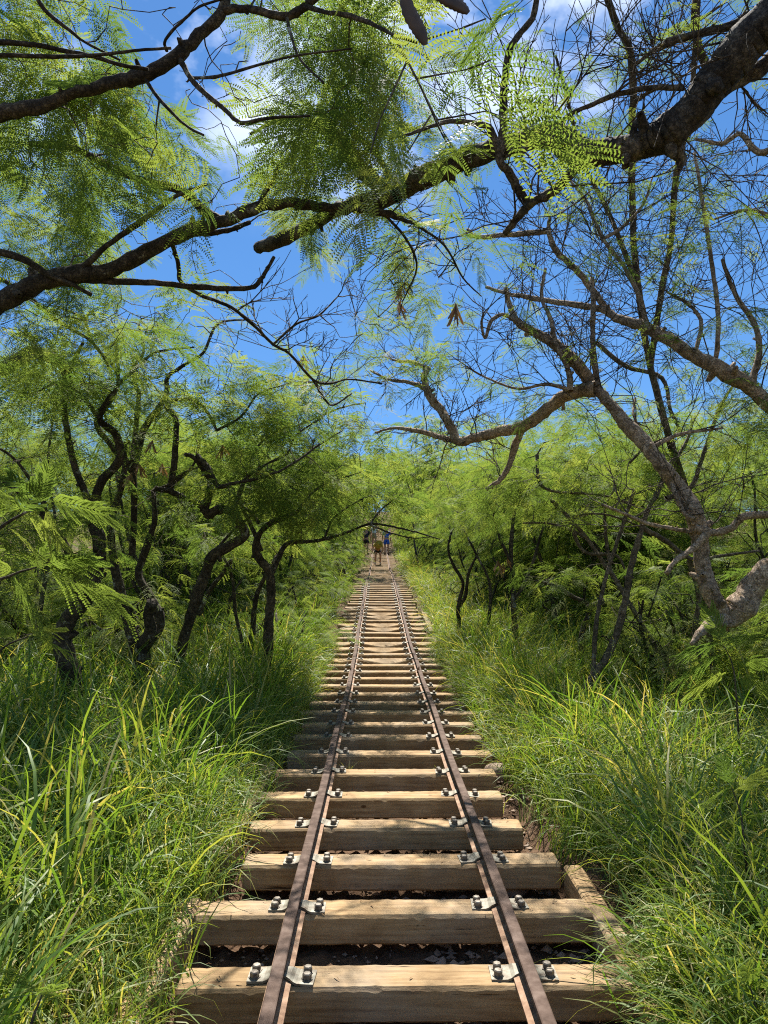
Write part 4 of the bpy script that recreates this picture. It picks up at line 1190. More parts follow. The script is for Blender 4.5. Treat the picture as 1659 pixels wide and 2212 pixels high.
T.limb([(1478, 190), (1400, 190), (1330, 205), (1280, 225), (1230, 248), (1200, 280)], 3.3, 3.6, 14, 7)
T.limb([(720, 300), (650, 260), (590, 265), (540, 290)], 4.4, 4.4, 10, 6)
T.crown(np.vstack([blob(960, 350, 3.75, .25, .12, .2, 5), blob(700, 490, 4.8, .4, .2, .3, 6), blob(640, 420, 4.8, .4, .3, .3, 7)]), per=0.12)
T.fan([(1050, 0, 1700, 520, 46, .3, .8)])
T.lod = 0
T.build(200, leaf_scale=(0.6, 0.95), moss=.10)
MOSSY = T

# --- pale tree at the right
T = Tree('pale_tree', 'smooth pale tree rising from a low knotted limb at the right edge', bark=M_BARK_PALE)
q = [np.array(P(*p)) for p in [(1960, 1560, 5.6), (1900, 1380, 5.4), (1800, 1250, 5.2), (1720, 1205, 5.1), (1655, 1232, 5.0), (1625, 1275, 5.0), (1600, 1310, 5.0), (1568, 1328, 5.0), (1540, 1290, 5.0), (1522, 1240, 5.05), (1512, 1170, 5.1), (1500, 1110, 5.1), (1470, 1060, 5.2), (1430, 1005, 5.2), (1390, 955, 5.3), (1350, 912, 5.4), (1310, 865, 5.5), (1275, 825, 5.6), (1245, 785, 5.6), (1200, 745, 5.7), (1150, 715, 5.8), (1118, 695, 5.8), (1100, 655, 5.9), (1092, 620, 5.9)]]
g0 = q[0].copy(); g0[2] = gz(g0[0], g0[1]) - 0.1
T.limb3([g0] + q, 0.1, 0.02, sides=18, radii=[0.16, 0.14, 0.115, 0.09, 0.078, 0.074, 0.078, 0.09, 0.076, 0.06, 0.056, 0.055, 0.055, 0.056, 0.054, 0.051, 0.049, 0.048, 0.05, 0.045, 0.04, 0.033, 0.026, 0.022, 0.018], k=9, wob=.012)
T.limb([(1575, 1330), (1540, 1345), (1515, 1365), (1493, 1392)], 5.0, 4.8, 36, 9)
T.limb([(1590, 1320), (1580, 1345), (1562, 1352)], 4.95, 4.9, 36, 8)
T.limb([(1285, 840), (1250, 845), (1215, 858), (1175, 890), (1130, 922), (1080, 932), (1030, 945), (990, 952), (972, 920), (955, 890), (935, 865), (922, 840), (916, 815), (925, 795)], 5.5, 6.6, 32, 13)
T.limb([(990, 952), (955, 945), (900, 930), (850, 925), (810, 935)], 6.2, 6.8, 15, 5)
T.limb([(1130, 922), (1112, 965), (1100, 1005), (1082, 1035), (1050, 1058)], 6.0, 6.0, 17, 9)
T.limb([(920, 838), (880, 825), (840, 820), (800, 800)], 6.6, 7.0, 12, 4)
T.limb([(925, 797), (890, 782), (860, 780), (830, 770)], 6.6, 6.9, 11, 4)
T.limb([(1120, 697), (1085, 680), (1060, 695), (1048, 730), (1040, 700), (1045, 675)], 5.8, 5.7, 9, 5)
T.limb([(1290, 830), (1284, 780), (1280, 720), (1282, 660), (1278, 600)], 5.6, 5.8, 15, 9)
T.limb([(1232, 845), (1228, 800), (1200, 740), (1190, 690), (1170, 640), (1178, 580)], 5.5, 5.8, 13, 6)
T.limb([(1230, 842), (1180, 830), (1120, 840), (1060, 820), (1020, 800)], 5.5, 5.8, 9, 4)
T.limb([(1440, 1030), (1400, 960), (1370, 900), (1372, 860)], 5.2, 5.6, 9, 5)
T.limb([(1395, 975), (1440, 950), (1480, 935), (1560, 925)], 5.25, 5.3, 11, 5)
T.limb([(1500, 1150), (1440, 1140), (1395, 1130), (1350, 1110), (1300, 1090)], 5.1, 5.0, 10, 5)
T.limb([(1500, 1140), (1540, 1150), (1580, 1140), (1610, 1115), (1680, 1112)], 5.05, 4.9, 16, 18)
T.limb([(1530, 1150), (1490, 1190), (1460, 1210), (1440, 1240)], 5.0, 4.9, 18, 9)
T.limb([(1445, 1020), (1460, 1070), (1480, 1110), (1500, 1120)], 5.2, 5.0, 12, 9)
T.fan([(900, 560, 1130, 960, 30, .25, .6), (1130, 480, 1320, 860, 46, .4, 1.0), (820, 760, 1130, 1060, 34, .2, .5), (1300, 560, 1560, 1150, 30, .3, .7)])
T.crown(np.vstack([blob(860, 780, 6.4, .5, .3, .4, 16), blob(1180, 880, 6.0, .4, .15, .4, 16), blob(900, 700, 6.0, .5, .3, .5, 12), blob(1080, 780, 6, .8, .5, .6, 10), blob(1300, 400, 5.6, 1.2, .8, .8, 16)]), per=0.07)
T.lod = 1
T.build(60, leaf_scale=(.6, 1.0), moss=.16)
PALE = T

T = Tree('pale_tree', 'grey barked tree at the right edge, one long bare limb slanting across the sky', bark=M_BARK_PALE)
q = [np.array(P(*p)) for p in [(2050, 1500, 6.2), (1950, 1150, 6.0), (1780, 960, 5.6), (1662, 872, 5.4), (1620, 838, 5.4), (1560, 800, 5.4), (1500, 768, 5.5), (1440, 730, 5.6), (1390, 705, 5.7), (1340, 690, 5.8), (1300, 668, 5.9), (1240, 658, 6.0), (1155, 645, 6.2), (1090, 632, 6.3), (1050, 620, 6.4)]]
g0 = q[0].copy(); g0[2] = gz(g0[0], g0[1]) - 0.1
T.limb3([g0] + q, 0.1, 0.015, sides=12, radii=[0.14, 0.12, 0.1, 0.085, 0.065, 0.062, 0.058, 0.054, 0.048, 0.042, 0.036, 0.03, 0.024, 0.02, 0.016, 0.012])
T.limb([(1310, 668), (1260, 600), (1225, 565), (1200, 540), (1185, 500), (1188, 470)], 5.9, 6.0, 17, 8)
T.limb([(1182, 500), (1130, 505), (1080, 508), (1030, 512), (1010, 495)], 6.0, 6.2, 14, 7)
T.limb([(1500, 768), (1515, 700), (1490, 660), (1440, 630)], 5.5, 5.8, 10, 5)
T.limb([(1545, 790), (1552, 700), (1545, 620), (1530, 520), (1515, 420), (1500, 330)], 5.5, 5.7, 13, 6)
T.limb([(1400, 712), (1380, 640), (1350, 580), (1320, 540), (1300, 515)], 5.7, 5.9, 12, 7)
T.limb([(1300, 515), (1270, 440), (1240, 400), (1215, 370)], 5.9, 6.0, 8, 4)
T.limb([(1305, 515), (1345, 490), (1390, 440), (1410, 380)], 5.9, 6.0, 8, 4)
T.limb([(1620, 838), (1640, 760), (1630, 700), (1590, 640), (1560, 560)], 5.4, 5.6, 16, 7)
T.limb([(1700, 480), (1640, 458), (1600, 455), (1540, 475)], 5.6, 5.8, 10, 5)
T.limb([(1700, 300), (1640, 330), (1600, 290), (1560, 310), (1500, 300)], 5.0, 5.2, 16, 6)
T.fan([(1100, 300, 1700, 900, 110, .4, 1.0)])
T.crown(np.vstack([blob(1600, 760, 5.6, .6, .25, .6, 30), blob(1480, 520, 5.7, 1.0, .8, .8, 16), blob(1630, 900, 5.6, .5, .4, .6, 40), blob(1640, 60, 5.0, .4, .5, .4, 10)]), per=0.07)
T.build(60, leaf_scale=(.6, 1.0), moss=.12)

# --- thin bare trees against the sky, further back
T = Tree('bare_tree', 'thin bare tree of many upright dark twigs against the sky at upper right', bark=M_TWIG)
T.limb([(1530, 1350), (1505, 1150), (1450, 960), (1398, 760), (1372, 560), (1366, 420), (1364, 290), (1368, 200), (1360, 110), (1334, 60), (1310, -10)], 7.4, 6.0, 15, 16, ground=True)
T.limb([(1405, 790), (1425, 650), (1450, 520), (1460, 380), (1490, 250), (1500, 120), (1505, -10)], 7.0, 6.2, 15, 10)
T.limb([(1370, 600), (1320, 470), (1260, 350), (1230, 230), (1200, 120)], 6.8, 6.4, 12, 5)
T.limb([(1524, 140), (1505, 85), (1504, -10)], 6.2, 6.0, 18, 18)
T.limb([(1370, 220), (1420, 190), (1475, 185)], 6.0, 5.8, 10, 6)
T.limb([(1372, 140), (1430, 95), (1500, 50), (1560, 10)], 6.0, 6.0, 9, 5)
T.fan([(1150, -50, 1600, 420, 60, .4, 1.0), (1300, 300, 1550, 900, 50, .5, 1.1)], up=.7)
T.crown(np.vstack([blob(1250, 180, 6.0, .6, .4, .5, 9), blob(1480, 60, 6.0, .6, .3, .5, 8), blob(1420, 420, 6.2, .9, .6, .5, 12)]), per=0.07)
T.build(40, leaf_scale=(.5, .9))

# --- slender stems at the right
T = Tree('slender_tree', 'pair of slim brown stems crossing from one base in the grass right of the track', bark=M_BARK_TAN)
T.limb([(1266, 1540), (1268, 1490), (1285, 1455), (1310, 1420), (1335, 1360), (1352, 1290), (1362, 1230), (1378, 1170), (1392, 1120), (1415, 1075)], 6.8, 6.9, 21, 10, ground=True)
T.limb([(1275, 1490), (1282, 1440), (1285, 1380), (1292, 1320), (1308, 1250), (1330, 1180), (1350, 1120), (1370, 1060)], 6.8, 7.1, 12, 7)
T.limb([(1415, 1075), (1440, 1020), (1480, 960), (1500, 900)], 6.9, 7.2, 11, 6)
T.limb([(1287, 739), (1350, 790), (1430, 817), (1448, 887), (1465, 935), (1400, 962), (1360, 1000)], 7.4, 7.0, 9, 6)
T.limb([(1439, 1078), (1492, 1052), (1520, 980), (1552, 887), (1587, 826)], 7.0, 7.2, 13, 5)
T.limb([(1387, 1139), (1440, 1170), (1500, 1210), (1560, 1200), (1640, 1190)], 7.0, 7.2, 12, 6)
T.limb([(1490, 1210), (1510, 1290), (1500, 1370), (1520, 1450)], 7.2, 7.3, 13, 9)
T.crown(np.vstack([blob(1420, 980, 7.4, 1.1, .6, 1.0, 66), blob(1280, 1040, 7.6, .9, .4, .9, 42), blob(1540, 960, 7.2, .8, .5, .9, 42)]), per=0.12, r0=0.011, minr=0.0028)
T.build(80)

T = Tree('slender_tree', 'long thin grey stem leaning diagonally left behind the crossing stems', bark=M_BARK_TAN)
T.limb([(1485, 1580), (1462, 1490), (1448, 1440), (1415, 1395), (1375, 1330), (1340, 1270), (1300, 1210), (1265, 1160), (1230, 1120), (1190, 1080)], 7.2, 8.0, 13, 8, ground=True)
T.limb([(1320, 1240), (1310, 1170), (1308, 1100), (1330, 1050)], 7.6, 7.8, 9, 5)
T.limb([(1265, 1160), (1220, 1140), (1180, 1130), (1130, 1130)], 7.8, 8.2, 7, 4)
T.limb([(1160, 983), (1165, 1040), (1200, 1062), (1300, 1070), (1387, 1096)], 7.9, 7.4, 8, 5)
T.limb([(1213, 1131), (1260, 1112), (1317, 1113), (1387, 1139)], 7.8, 7.4, 7, 4)
T.limb([(1230, 1120), (1260, 1190), (1330, 1200), (1350, 1230)], 7.8, 7.6, 9, 5)
T.crown(np.vstack([blob(1180, 1020, 8.2, .9, .5, .9, 54), blob(1340, 1100, 8.0, .8, .3, .8, 30), blob(1100, 1060, 8.6, .7, .4, .8, 36)]), per=0.12, r0=0.011, minr=0.0028)
T.build(60)

T = Tree('slender_tree', 'upright dark trunk in shade between the right grass mound and the crossing stems', bark=M_BARK)
T.limb([(1118, 1420), (1112, 1340), (1108, 1260), (1104, 1180), (1110, 1110), (1120, 1040)], 10.5, 10.5, 15, 7, ground=True)
T.limb([(1106, 1220), (1075, 1150), (1060, 1090), (1020, 1040)], 10.5, 10.4, 8, 4)
T.limb([(1112, 1300), (1150, 1220), (1170, 1150), (1200, 1100)], 10.5, 10.6, 8, 4)
T.pods = [P(1075, 1210, 10.2), P(1088, 1215, 10.2), P(1082, 1225, 10.1), P(1095, 1205, 10.3)]
T.crown(np.vstack([blob(1100, 1000, 10.5, 1.3, .6, 1.2, 72), blob(1010, 1070, 10.8, .8, .4, .9, 36), blob(1200, 1080, 10.5, .9, .4, 1, 36)]), per=0.12, r0=0.011, minr=0.0028)
T.build(60)

T = Tree('slender_tree', 'dark forked sapling at the edge of the grass mound right of the track', bark=M_BARK)
T.limb([(992, 1345), (990, 1310), (1000, 1260), (982, 1225), (968, 1190), (975, 1150)], 12.5, 12.4, 10, 5, ground=True)
T.limb([(993, 1310), (1006, 1285), (1012, 1240), (1030, 1200)], 12.5, 12.3, 9, 5)
T.limb([(1055, 1350), (1060, 1290), (1055, 1250), (1030, 1200), (1010, 1160)], 11.8, 12.0, 8, 4)
T.crown(np.vstack([blob(1000, 1110, 12.6, 1.0, .5, 1, 60), blob(930, 1100, 13, .6, .3, .8, 24)]), per=0.12, r0=0.011, minr=0.0028)
T.build(20)

T = Tree('fallen_tree', 'dark half fallen trunk bent low over the grass in the shade at right', bark=M_BARK)
T.limb([(1255, 1400), (1262, 1350), (1275, 1310), (1240, 1290), (1200, 1265), (1160, 1255)], 8.5, 8.8, 15, 6, ground=True)
T.limb([(1270, 1315), (1310, 1300), (1340, 1330), (1345, 1400)], 8.5, 8.4, 15, 10)
T.crown(np.vstack([blob(1230, 1240, 8.6, .7, .25, .6, 24)]), per=0.12, r0=0.011, minr=0.0028)
T.build(20)

# --- large dry pods hanging close overhead
def big_pod(pts, d, label):
    c = catmull([np.array(P(px, py, d)) for px, py in pts], 6)
    n = len(c); f = np.linspace(0, 1, n)
    r = 0.017 * np.clip(np.sin(np.pi * (0.06 + 0.9 * f)) ** 0.55, 0, 1) * (1 + 0.07 * np.cos(f * math.pi * 18))
    tb = Tubes(); tb.add(c, r, 8)
    b = c[0]
    tb.v[0] = (tb.v[0].reshape(n, 8, 3) - c[:, None]) * np.array([1.0, 0.35, 1.0]) + c[:, None] - b
    tb.v[0] = tb.v[0].reshape(-1, 3)
    stalk = Tubes(); stalk.add(np.array([c[0] + (0, 0, 0.002), c[0] + np.array([0.01, 0.01, 0.05]), c[0] + np.array([0.03, 0.03, 0.1])]) - b, [0.002, 0.002, 0.0025], 5)
    m = simple_noise_mat('pod_skin', [(0.3, (0.03, 0.02, 0.014)), (0.7, (0.09, 0.06, 0.04))], 30, 0.6, 0, 0.4, 0.002)
    r_ = CANOPY.root
    o = obj('seed_pod', tb.mesh('seed_pod', m), r_, tuple(b - np.array(r_.location)))
    o['label'] = label
    obj('pod_stalk', stalk.mesh('pod_stalk', M_TWIG), o)
big_pod([(868, -30), (884, 25), (905, 65), (919, 97)], 1.5, 'long dark hanging pod against the bright cloud')
big_pod([(930, -20), (960, -5), (990, 12), (1012, 28)], 1.5, 'dark pod slanting in at the top edge')

# --- background woods: masses nobody could count, behind the traced trees
def woods(name, label, items, lod, leaf_scale=(0.95, 1.4), per_clump=22, sig=0.24, parent=None):
    """items: (x, y, height, spread, lowest foliage, leaves, stems); trunks and foliage in one object."""
    tb = Tubes(); P_, D_ = [], []
    for (x, y, h, sp, low, nl, st) in items:
        z = gz(x, y); o = np.array([x, y, z])
        nc = max(4, nl // per_clump)
        v = RNG.standard_normal((nc, 3)); v /= np.linalg.norm(v, axis=1, keepdims=True)
        v *= RNG.uniform(0, 1, (nc, 1)) ** 0.42
        c = v * np.array([sp, sp, (h - low) / 2]) + np.array([0, 0, (h + low) / 2])
        c[:, :2] *= 1 + 0.25 * RNG.standard_normal((nc, 1))
        k = RNG.integers(0, nc, nl)
        off = RNG.standard_normal((nl, 3)) * np.array([1.25, 1.25, 0.6]) * sig
        P_.append(o + c[k] + off); d = off * 2 + c[k] * np.array([.25, .25, 0.02]) + RNG.standard_normal((nl, 3)) * .15
        D_.append(d)
        for s_ in range(st):
            a = RNG.uniform(0, 6.283); q = [o + np.array([.08 * math.cos(a), .08 * math.sin(a), -.1])]
            for m in range(5):
                q.append(q[-1] + np.array([math.cos(a) * sp * .14, math.sin(a) * sp * .14, h * .15]) + RNG.standard_normal(3) * np.array([.12, .12, .05])); a += RNG.normal(0, .7)
            cc = catmull(q, 3); r0 = RNG.uniform(.025, .055)
            tb.add(cc, np.linspace(r0, .012, len(cc)), 6)
            for m in range(5):
                b = cc[int(RNG.integers(len(cc) // 3, len(cc)))]; e = o + c[int(RNG.integers(0, nc))]
                f = np.linspace(0, 1, 5)[:, None]; w = b * (1 - f) + e * f; w[1:-1] += RNG.standard_normal((3, 3)) * .08
                tb.add(w, np.linspace(.012, .004, 5), 4)
    p = np.concatenate(P_); x = np.concatenate(D_); n = len(p)
    x /= np.linalg.norm(x, axis=1, keepdims=True)
    x[:, 2] = x[:, 2] * .5 - RNG.uniform(0, .5, n)
    e = euler_from_axes(x, np.array([0, 0, 1.0]) + RNG.standard_normal((n, 3)) * .32 + np.array(to_sun) * .3)
    key = 'leaf%d' % lod
    me = mesh_from(name, np.vstack(tb.v + [p]), np.concatenate(tb.q), mats=[M_BARK])
    nt = tb.n
    def at(nm, typ, field, val, fill):
        full = np.concatenate([np.repeat(fill, nt, 0), val]); a_ = me.attributes.new(nm, typ, 'POINT'); a_.data.foreach_set(field, full.ravel())
    at('rot', 'FLOAT_VECTOR', 'vector', e.astype(np.float32), np.zeros((1, 3), np.float32))
    at('scl', 'FLOAT_VECTOR', 'vector', np.repeat(RNG.uniform(*leaf_scale, (n, 1)), 3, 1).astype(np.float32), np.zeros((1, 3), np.float32))
    at('pick', 'INT', 'value', RNG.integers(0, 3, n).astype(np.int32), np.zeros(1, np.int32))
    at('isleaf', 'BOOLEAN', 'value', np.ones(n, bool), np.zeros(1, bool))
    o = obj(name, me, parent)
    md = o.modifiers.new('scatter', 'NODES'); md.node_group = scatter_group(key + 'woods', {0: P_LEAF0, 1: P_LEAF1, 2: P_LEAF2}[lod], True)
    return tag(o, label, 'woods', kind='stuff')

RNG = np.random.default_rng(11)
U = lambda a, b: float(RNG.uniform(a, b))
left, right, far, crest = [], [], [], []
for x, y, s_ in [(-4.6, 9.0, .95), (-6.4, 7.5, 1.0), (-3.4, 12, .95), (-5.6, 12.0, 1.1), (-8.2, 10.5, 1.15), (-2.9, 15.0, .9), (-4.6, 16.0, 1.05), (-7.4, 15.5, 1.15), (-10.5, 14, 1.2), (-3.0, 19.0, 1.0), (-5.5, 20.5, 1.15), (-9.0, 20, 1.2), (-2.8, 23.5, 1.0), (-4.8, 26, 1.1), (-12.5, 20, 1.3), (-7.5, 26, 1.25), (-13, 26, 1.3), (-9, 31, 1.3), (-6, 5.2, .8)]:
    left.append((x, y, 4.8 * s_, 1.75 * s_, 1.45, 900, 3))
for x, y, s_ in [(3.6, 12.5, .85), (5.2, 10.0, .85), (6.8, 8.5, .9), (3.2, 15.5, .85), (5.4, 14.0, .95), (7.8, 12.0, 1.0), (9.8, 10.5, 1.05), (4.2, 19.0, .9), (6.6, 18.5, 1.0), (9.8, 16.5, 1.1), (12.5, 14.5, 1.15), (3.4, 23.5, .9), (5.8, 24.5, 1.05), (8.8, 23.5, 1.15), (12.5, 21, 1.25), (9.5, 7.5, 1.0), (12, 28, 1.3), (8, 30, 1.2)]:
    right.append((x, y, 4.6 * s_, 1.75 * s_, 1.1, 1000, 3))
for y in np.arange(27, 92, 3.4):
    for sd in (-1, 1):
        far.append((XC + sd * (2.5 + U(-.1, .6) + (.75 if 36 < y < 51 else 0)), y + U(-1, 1), U(4.6, 5.8), U(1.5, 1.8), 0.9, 620, 2))
        far.append((XC + sd * (5.4 + U(-.6, .6)), y + U(-1, 1), U(5.0, 6.4), 2.2, 1.0, 620, 2))
        if y > 40: far.append((XC + sd * (9.5 + U(-1, 1)), y + U(-1, 1), U(5.5, 7), 2.6, 1.0, 620, 2))
for y, sd in ((27.5, 1), (29, -1), (32, 1), (35, -1), (37, 1), (44.5, -1), (49, 1), (52, 1), (58, -1), (66, 1), (75, -1), (86, 1)):
    far.append((XC + sd * 1.7, y, 6.4 + (y - 29) * .02, 1.9, 3.4 + (y - 29) * .012, 600, 1))
for x in np.arange(-9, 10, 2.2):
    crest.append((x, 112 + U(-3, 3), 8.0, 2.4, .3, 420, 1))
for k in range(16):
    far.append((-U(13, 26), U(18, 48), U(5, 7), 2.8, .4, 620, 1)); far.append((U(13, 26), U(16, 48), U(5, 7), 2.8, .4, 620, 1))
ug = []
for y in np.arange(10.5, 62, 0.9): ug.append((XC - (1.42 if not 36 < y < 50 else 1.85) - U(0, .45), y, U(.9, 1.9), U(.5, .75), .1, 170, 2))
ug2 = []
for y in np.arange(24, 62, 1.6): ug2.append((XC + 1.9 + U(0, .5), y, U(.7, 1.3), U(.45, .7), .1, 150, 2))
for y in np.arange(12.5, 27, 1.1):
    ug2.append((XC + U(2.1, 3.2), y, U(.9, 1.9), U(.5, .8), .1, 190, 2))
for k in range(14):
    right.append((U(2.6, 5.0), U(11, 26), U(3.6, 4.8), U(1.2, 1.6), 1.2, 620, 2)); left.append((-U(2.4, 5.0), U(10.5, 26), U(3.6, 4.8), U(1.2, 1.6), 1.4, 560, 2))
woods('woods', 'green feathery thicket filling the slope left of the track behind the dark trunks', left, 1)
woods('woods', 'green feathery thicket filling the slope right of the track behind the slim stems', right, 1)
woods('woods', 'distant woods closing over the upper stretch of the track on the hill', far, 2, (1.1, 1.6))
ug3, ug4 = [], []
for k in range(60):
    ug3.append((XC - U(2.4, 10), U(9.5, 26), U(1.0, 2.2), U(.6, 1.0), .1, 190, 2)); ug4.append((XC + U(3.0, 11), U(9, 26), U(1.0, 2.4), U(.6, 1.1), .1, 200, 2))
woods('woods', 'treetops at the crest where the track disappears', crest, 2, (2.2, 3.0))
woods('undergrowth', 'hedge of low feathery shrubs hugging the left edge of the ties', ug, 1, (.7, 1.1), sig=.16)
woods('undergrowth', 'low shrubs on the right bank of the upper track', ug2, 1, (.7, 1.1), sig=.16)
ug5 = [(U(2.5, 6.2), U(6.6, 9.5), U(.9, 1.9), U(.5, .9), .15, 150, 2) for k in range(16)] + [(U(3.0, 5.2), U(4.4, 6.4), U(.8, 1.3), U(.4, .7), .2, 90, 2) for k in range(6)]
woods('undergrowth', 'ferny green bushes in the shade behind the knotted pale limb', ug5, 1, (1.0, 1.5), sig=.2)
ug6 = [(-U(2.6, 6.5), U(8.0, 10.5), U(.8, 1.8), U(.5, .9), .15, 130, 2) for k in range(14)]
woods('undergrowth', 'sunlit bushes in the gaps between the dark twisted trunks', ug6, 1, (1.0, 1.4), sig=.2)
woods('undergrowth', 'shaded undergrowth between the trunks left of the track', ug3, 1, (.8, 1.2), sig=.18)
woods('undergrowth', 'shaded undergrowth between the stems right of the track', ug4, 1, (.8, 1.2), sig=.18)

# --- saplings with separate big leaves, close to the camera
def sapling(name, label, stems, leaves, lod_src=None, spread=0.5):
    """stems: list of point lists of the place; leaves: list of (point, direction, normal, scale)."""
    base = np.array(stems[0][0], float)
    root = thing(name, label, 'sapling', tuple(base))
    for s in stems:
        c = catmull([np.array(p, float) for p in s], 5)
        tb = Tubes(); tb.add(c - base, np.linspace(0.008, 0.002, len(c)), 5)
        obj('stem', tb.mesh('stem', M_TWIG), root)
    for p, d, nrm, sc in leaves:
        e = euler_from_axes(np.array([d], float), np.array([nrm], float))[0]
        obj('leaf', random.choice(lod_src or LEAF_DENSE), root, tuple(np.array(p, float) - base), tuple(e), (sc,) * 3)
    return root
def px_sapling(name, label, root_px, path, d, leaf_list, sc=1.0):
    pr = P(*root_px); r0 = np.array([pr.x, pr.y, gz(pr.x, pr.y) - 0.03])
    st = [[r0] + [np.array(P(x, y, d)) for x, y in path]]
    lv = []
    for (ax, ay), (bx, by), s in leaf_list:
        a = np.array(P(ax, ay, d)); b = np.array(P(bx, by, d - 0.04 + random.uniform(-.05, .05)))
        lv.append((a, b - a, (random.uniform(-.25, .25), 0.5 + random.uniform(-.2, .2), 0.85), np.linalg.norm(b - a) / 0.215 * s))
    return sapling(name, label, st, lv)
px_sapling('leafy_sapling', 'sunlit sapling with big ferny leaves reaching in from the left edge, upper of two', (-160, 1900, 1.9), [(-150, 1500), (-60, 1200), (0, 1140), (60, 1105), (95, 1090)], 1.75,
           [((90, 1075), (20, 1020), 1.1), ((90, 1078), (110, 990), 0.8), ((92, 1080), (225, 1095), 1.05), ((92, 1095), (150, 1180), .8), ((60, 1105), (-40, 1060), 1), ((40, 1115), (100, 1030), .9), ((20, 1130), (-60, 1030), 1.0), ((50, 1110), (160, 1150), .9), ((10, 1135), (120, 1190), .9)])
px_sapling('leafy_sapling', 'sunlit sapling with arching ferny leaves at the left edge, lower of two', (-140, 1950, 1.9), [(-120, 1600), (-60, 1300), (20, 1245), (80, 1225)], 1.75,
           [((78, 1222), (10, 1165), 1.05), ((80, 1225), (230, 1270), 1.25), ((80, 1222), (200, 1190), 1.0), ((110, 1215), (215, 1185), .9), ((60, 1230), (145, 1310), .9), ((40, 1240), (-60, 1190), 1), ((20, 1245), (110, 1340), .9), ((0, 1255), (-50, 1330), .9), ((60, 1235), (100, 1170), .9)])
px_sapling('leafy_sapling', 'ferny sapling half in shade at the left edge above the tall grass', (-100, 1950, 2.6), [(-60, 1600), (-10, 1420), (70, 1370)], 2.4,
           [((70, 1370), (150, 1400), 1.0), ((60, 1375), (120, 1340), 1), ((40, 1385), (-20, 1340), 1), ((60, 1375), (100, 1450), 1), ((10, 1400), (-40, 1470), 1), ((30, 1390), (60, 1470), 1)])
px_sapling('leafy_sapling', 'shaded ferny seedling low in the grass at the bottom left corner', (40, 2400, 2.0), [(60, 2250), (90, 2150)], 1.85,
           [((90, 2150), (230, 2190), .8), ((90, 2150), (10, 2080), .85), ((80, 2170), (200, 2240), .8), ((70, 2200), (-30, 2170), .8), ((85, 2160), (140, 2090), .7)])
px_sapling('leafy_sapling', 'green ferny sapling in the grass at the right edge beside the tallest blades', (1620, 1950, 3.2), [(1610, 1850), (1600, 1760), (1580, 1700)], 3.0,
           [((1580, 1700), (1500, 1730), 1), ((1585, 1710), (1640, 1660), 1), ((1595, 1760), (1500, 1790), 1), ((1600, 1770), (1680, 1740), 1), ((1605, 1800), (1530, 1850), 1), ((1605, 1820), (1680, 1850), 1), ((1580, 1700), (1560, 1640), 1)])
px_sapling('leafy_sapling', 'dark ferny seedling in the bottom right corner', (1640, 2300, 2.4), [(1640, 2220), (1620, 2130)], 2.2,
           [((1620, 2130), (1540, 2150), 1), ((1622, 2135), (1690, 2100), 1), ((1625, 2160), (1530, 2200), 1), ((1630, 2180), (1690, 2190), 1), ((1620, 2130), (1600, 2070), .9)])
px_sapling('leafy_sapling', 'wide ferny sapling in dappled light under the knotted pale limb', (1590, 1620, 4.9), [(1590, 1500), (1580, 1430), (1560, 1390)], 4.6,
           [((1560, 1390), (1490, 1400), 1.3), ((1560, 1390), (1620, 1370), 1.3), ((1570, 1410), (1480, 1440), 1.3), ((1580, 1430), (1660, 1420), 1.3), ((1560, 1390), (1540, 1330), 1.2), ((1585, 1450), (1510, 1470), 1.3), ((1585, 1450), (1650, 1480), 1.3)])

# --- grass
G_TALL = [clump_mesh(300 + i, 21, .40, 1.0, .14, .005, .016, 8, 1.35, .14) for i in range(4)]
G_MID = [clump_mesh(310 + i, 27, .25, .66, .13, .003, .0095, 7, 1.4, .2, .06) for i in range(4)]
G_DRY = [clump_mesh(320 + i, 24, .22, .6, .14, .002, .006, 6, 1.6, .6, .2) for i in range(2)]
def seed_mesh(seed):
    r = np.random.default_rng(seed); v, q, tint = [], [], []
    def ribbon(pts, w, tv):
        k = len(v)
        for i, p in enumerate(pts):
            v.extend([p - np.array([w, 0, 0]), p + np.array([w, 0, 0])]); tint.extend([tv, tv])
            if i: q.append((k + 2 * i - 2, k + 2 * i - 1, k + 2 * i + 1, k + 2 * i))
    for b in range(5):
        a = r.uniform(0, 6.283); L = r.uniform(.55, 1.1); h = np.array([math.cos(a), math.sin(a), 0]); ln = r.uniform(.1, .45)
        f = np.linspace(0, 1, 7)[:, None]
        pts = h * ln * L * f ** 2 + np.array([0, 0, 1]) * L * f * (1 - .18 * ln * f) + h * .05
        ribbon(list(pts), .0014, .86)
        for m in range(16):
            t_ = .72 + .28 * m / 15; i = min(5, int(t_ * 6)); p = pts[i] + (pts[i + 1] - pts[i]) * (t_ * 6 - i)
            d = h * r.uniform(-.2, .6) + r.standard_normal(3) * .55 + np.array([0, 0, .5]); d = d / np.linalg.norm(d) * r.uniform(.02, .06)
            ribbon([p, p + d * .6, p + d + np.array([0, 0, -.006])], .0012, .95)
    return mesh_from('seed_stalk', v, q, tint=tint, mats=[M_GRASS])
G_SEED = [seed_mesh(i) for i in range(3)]
P_SEED = [proto(m) for m in G_SEED]
P_T, P_M, P_D = [proto(m) for m in G_TALL], [proto(m) for m in G_MID], [proto(m) for m in G_DRY]
RNG = np.random.default_rng(13)
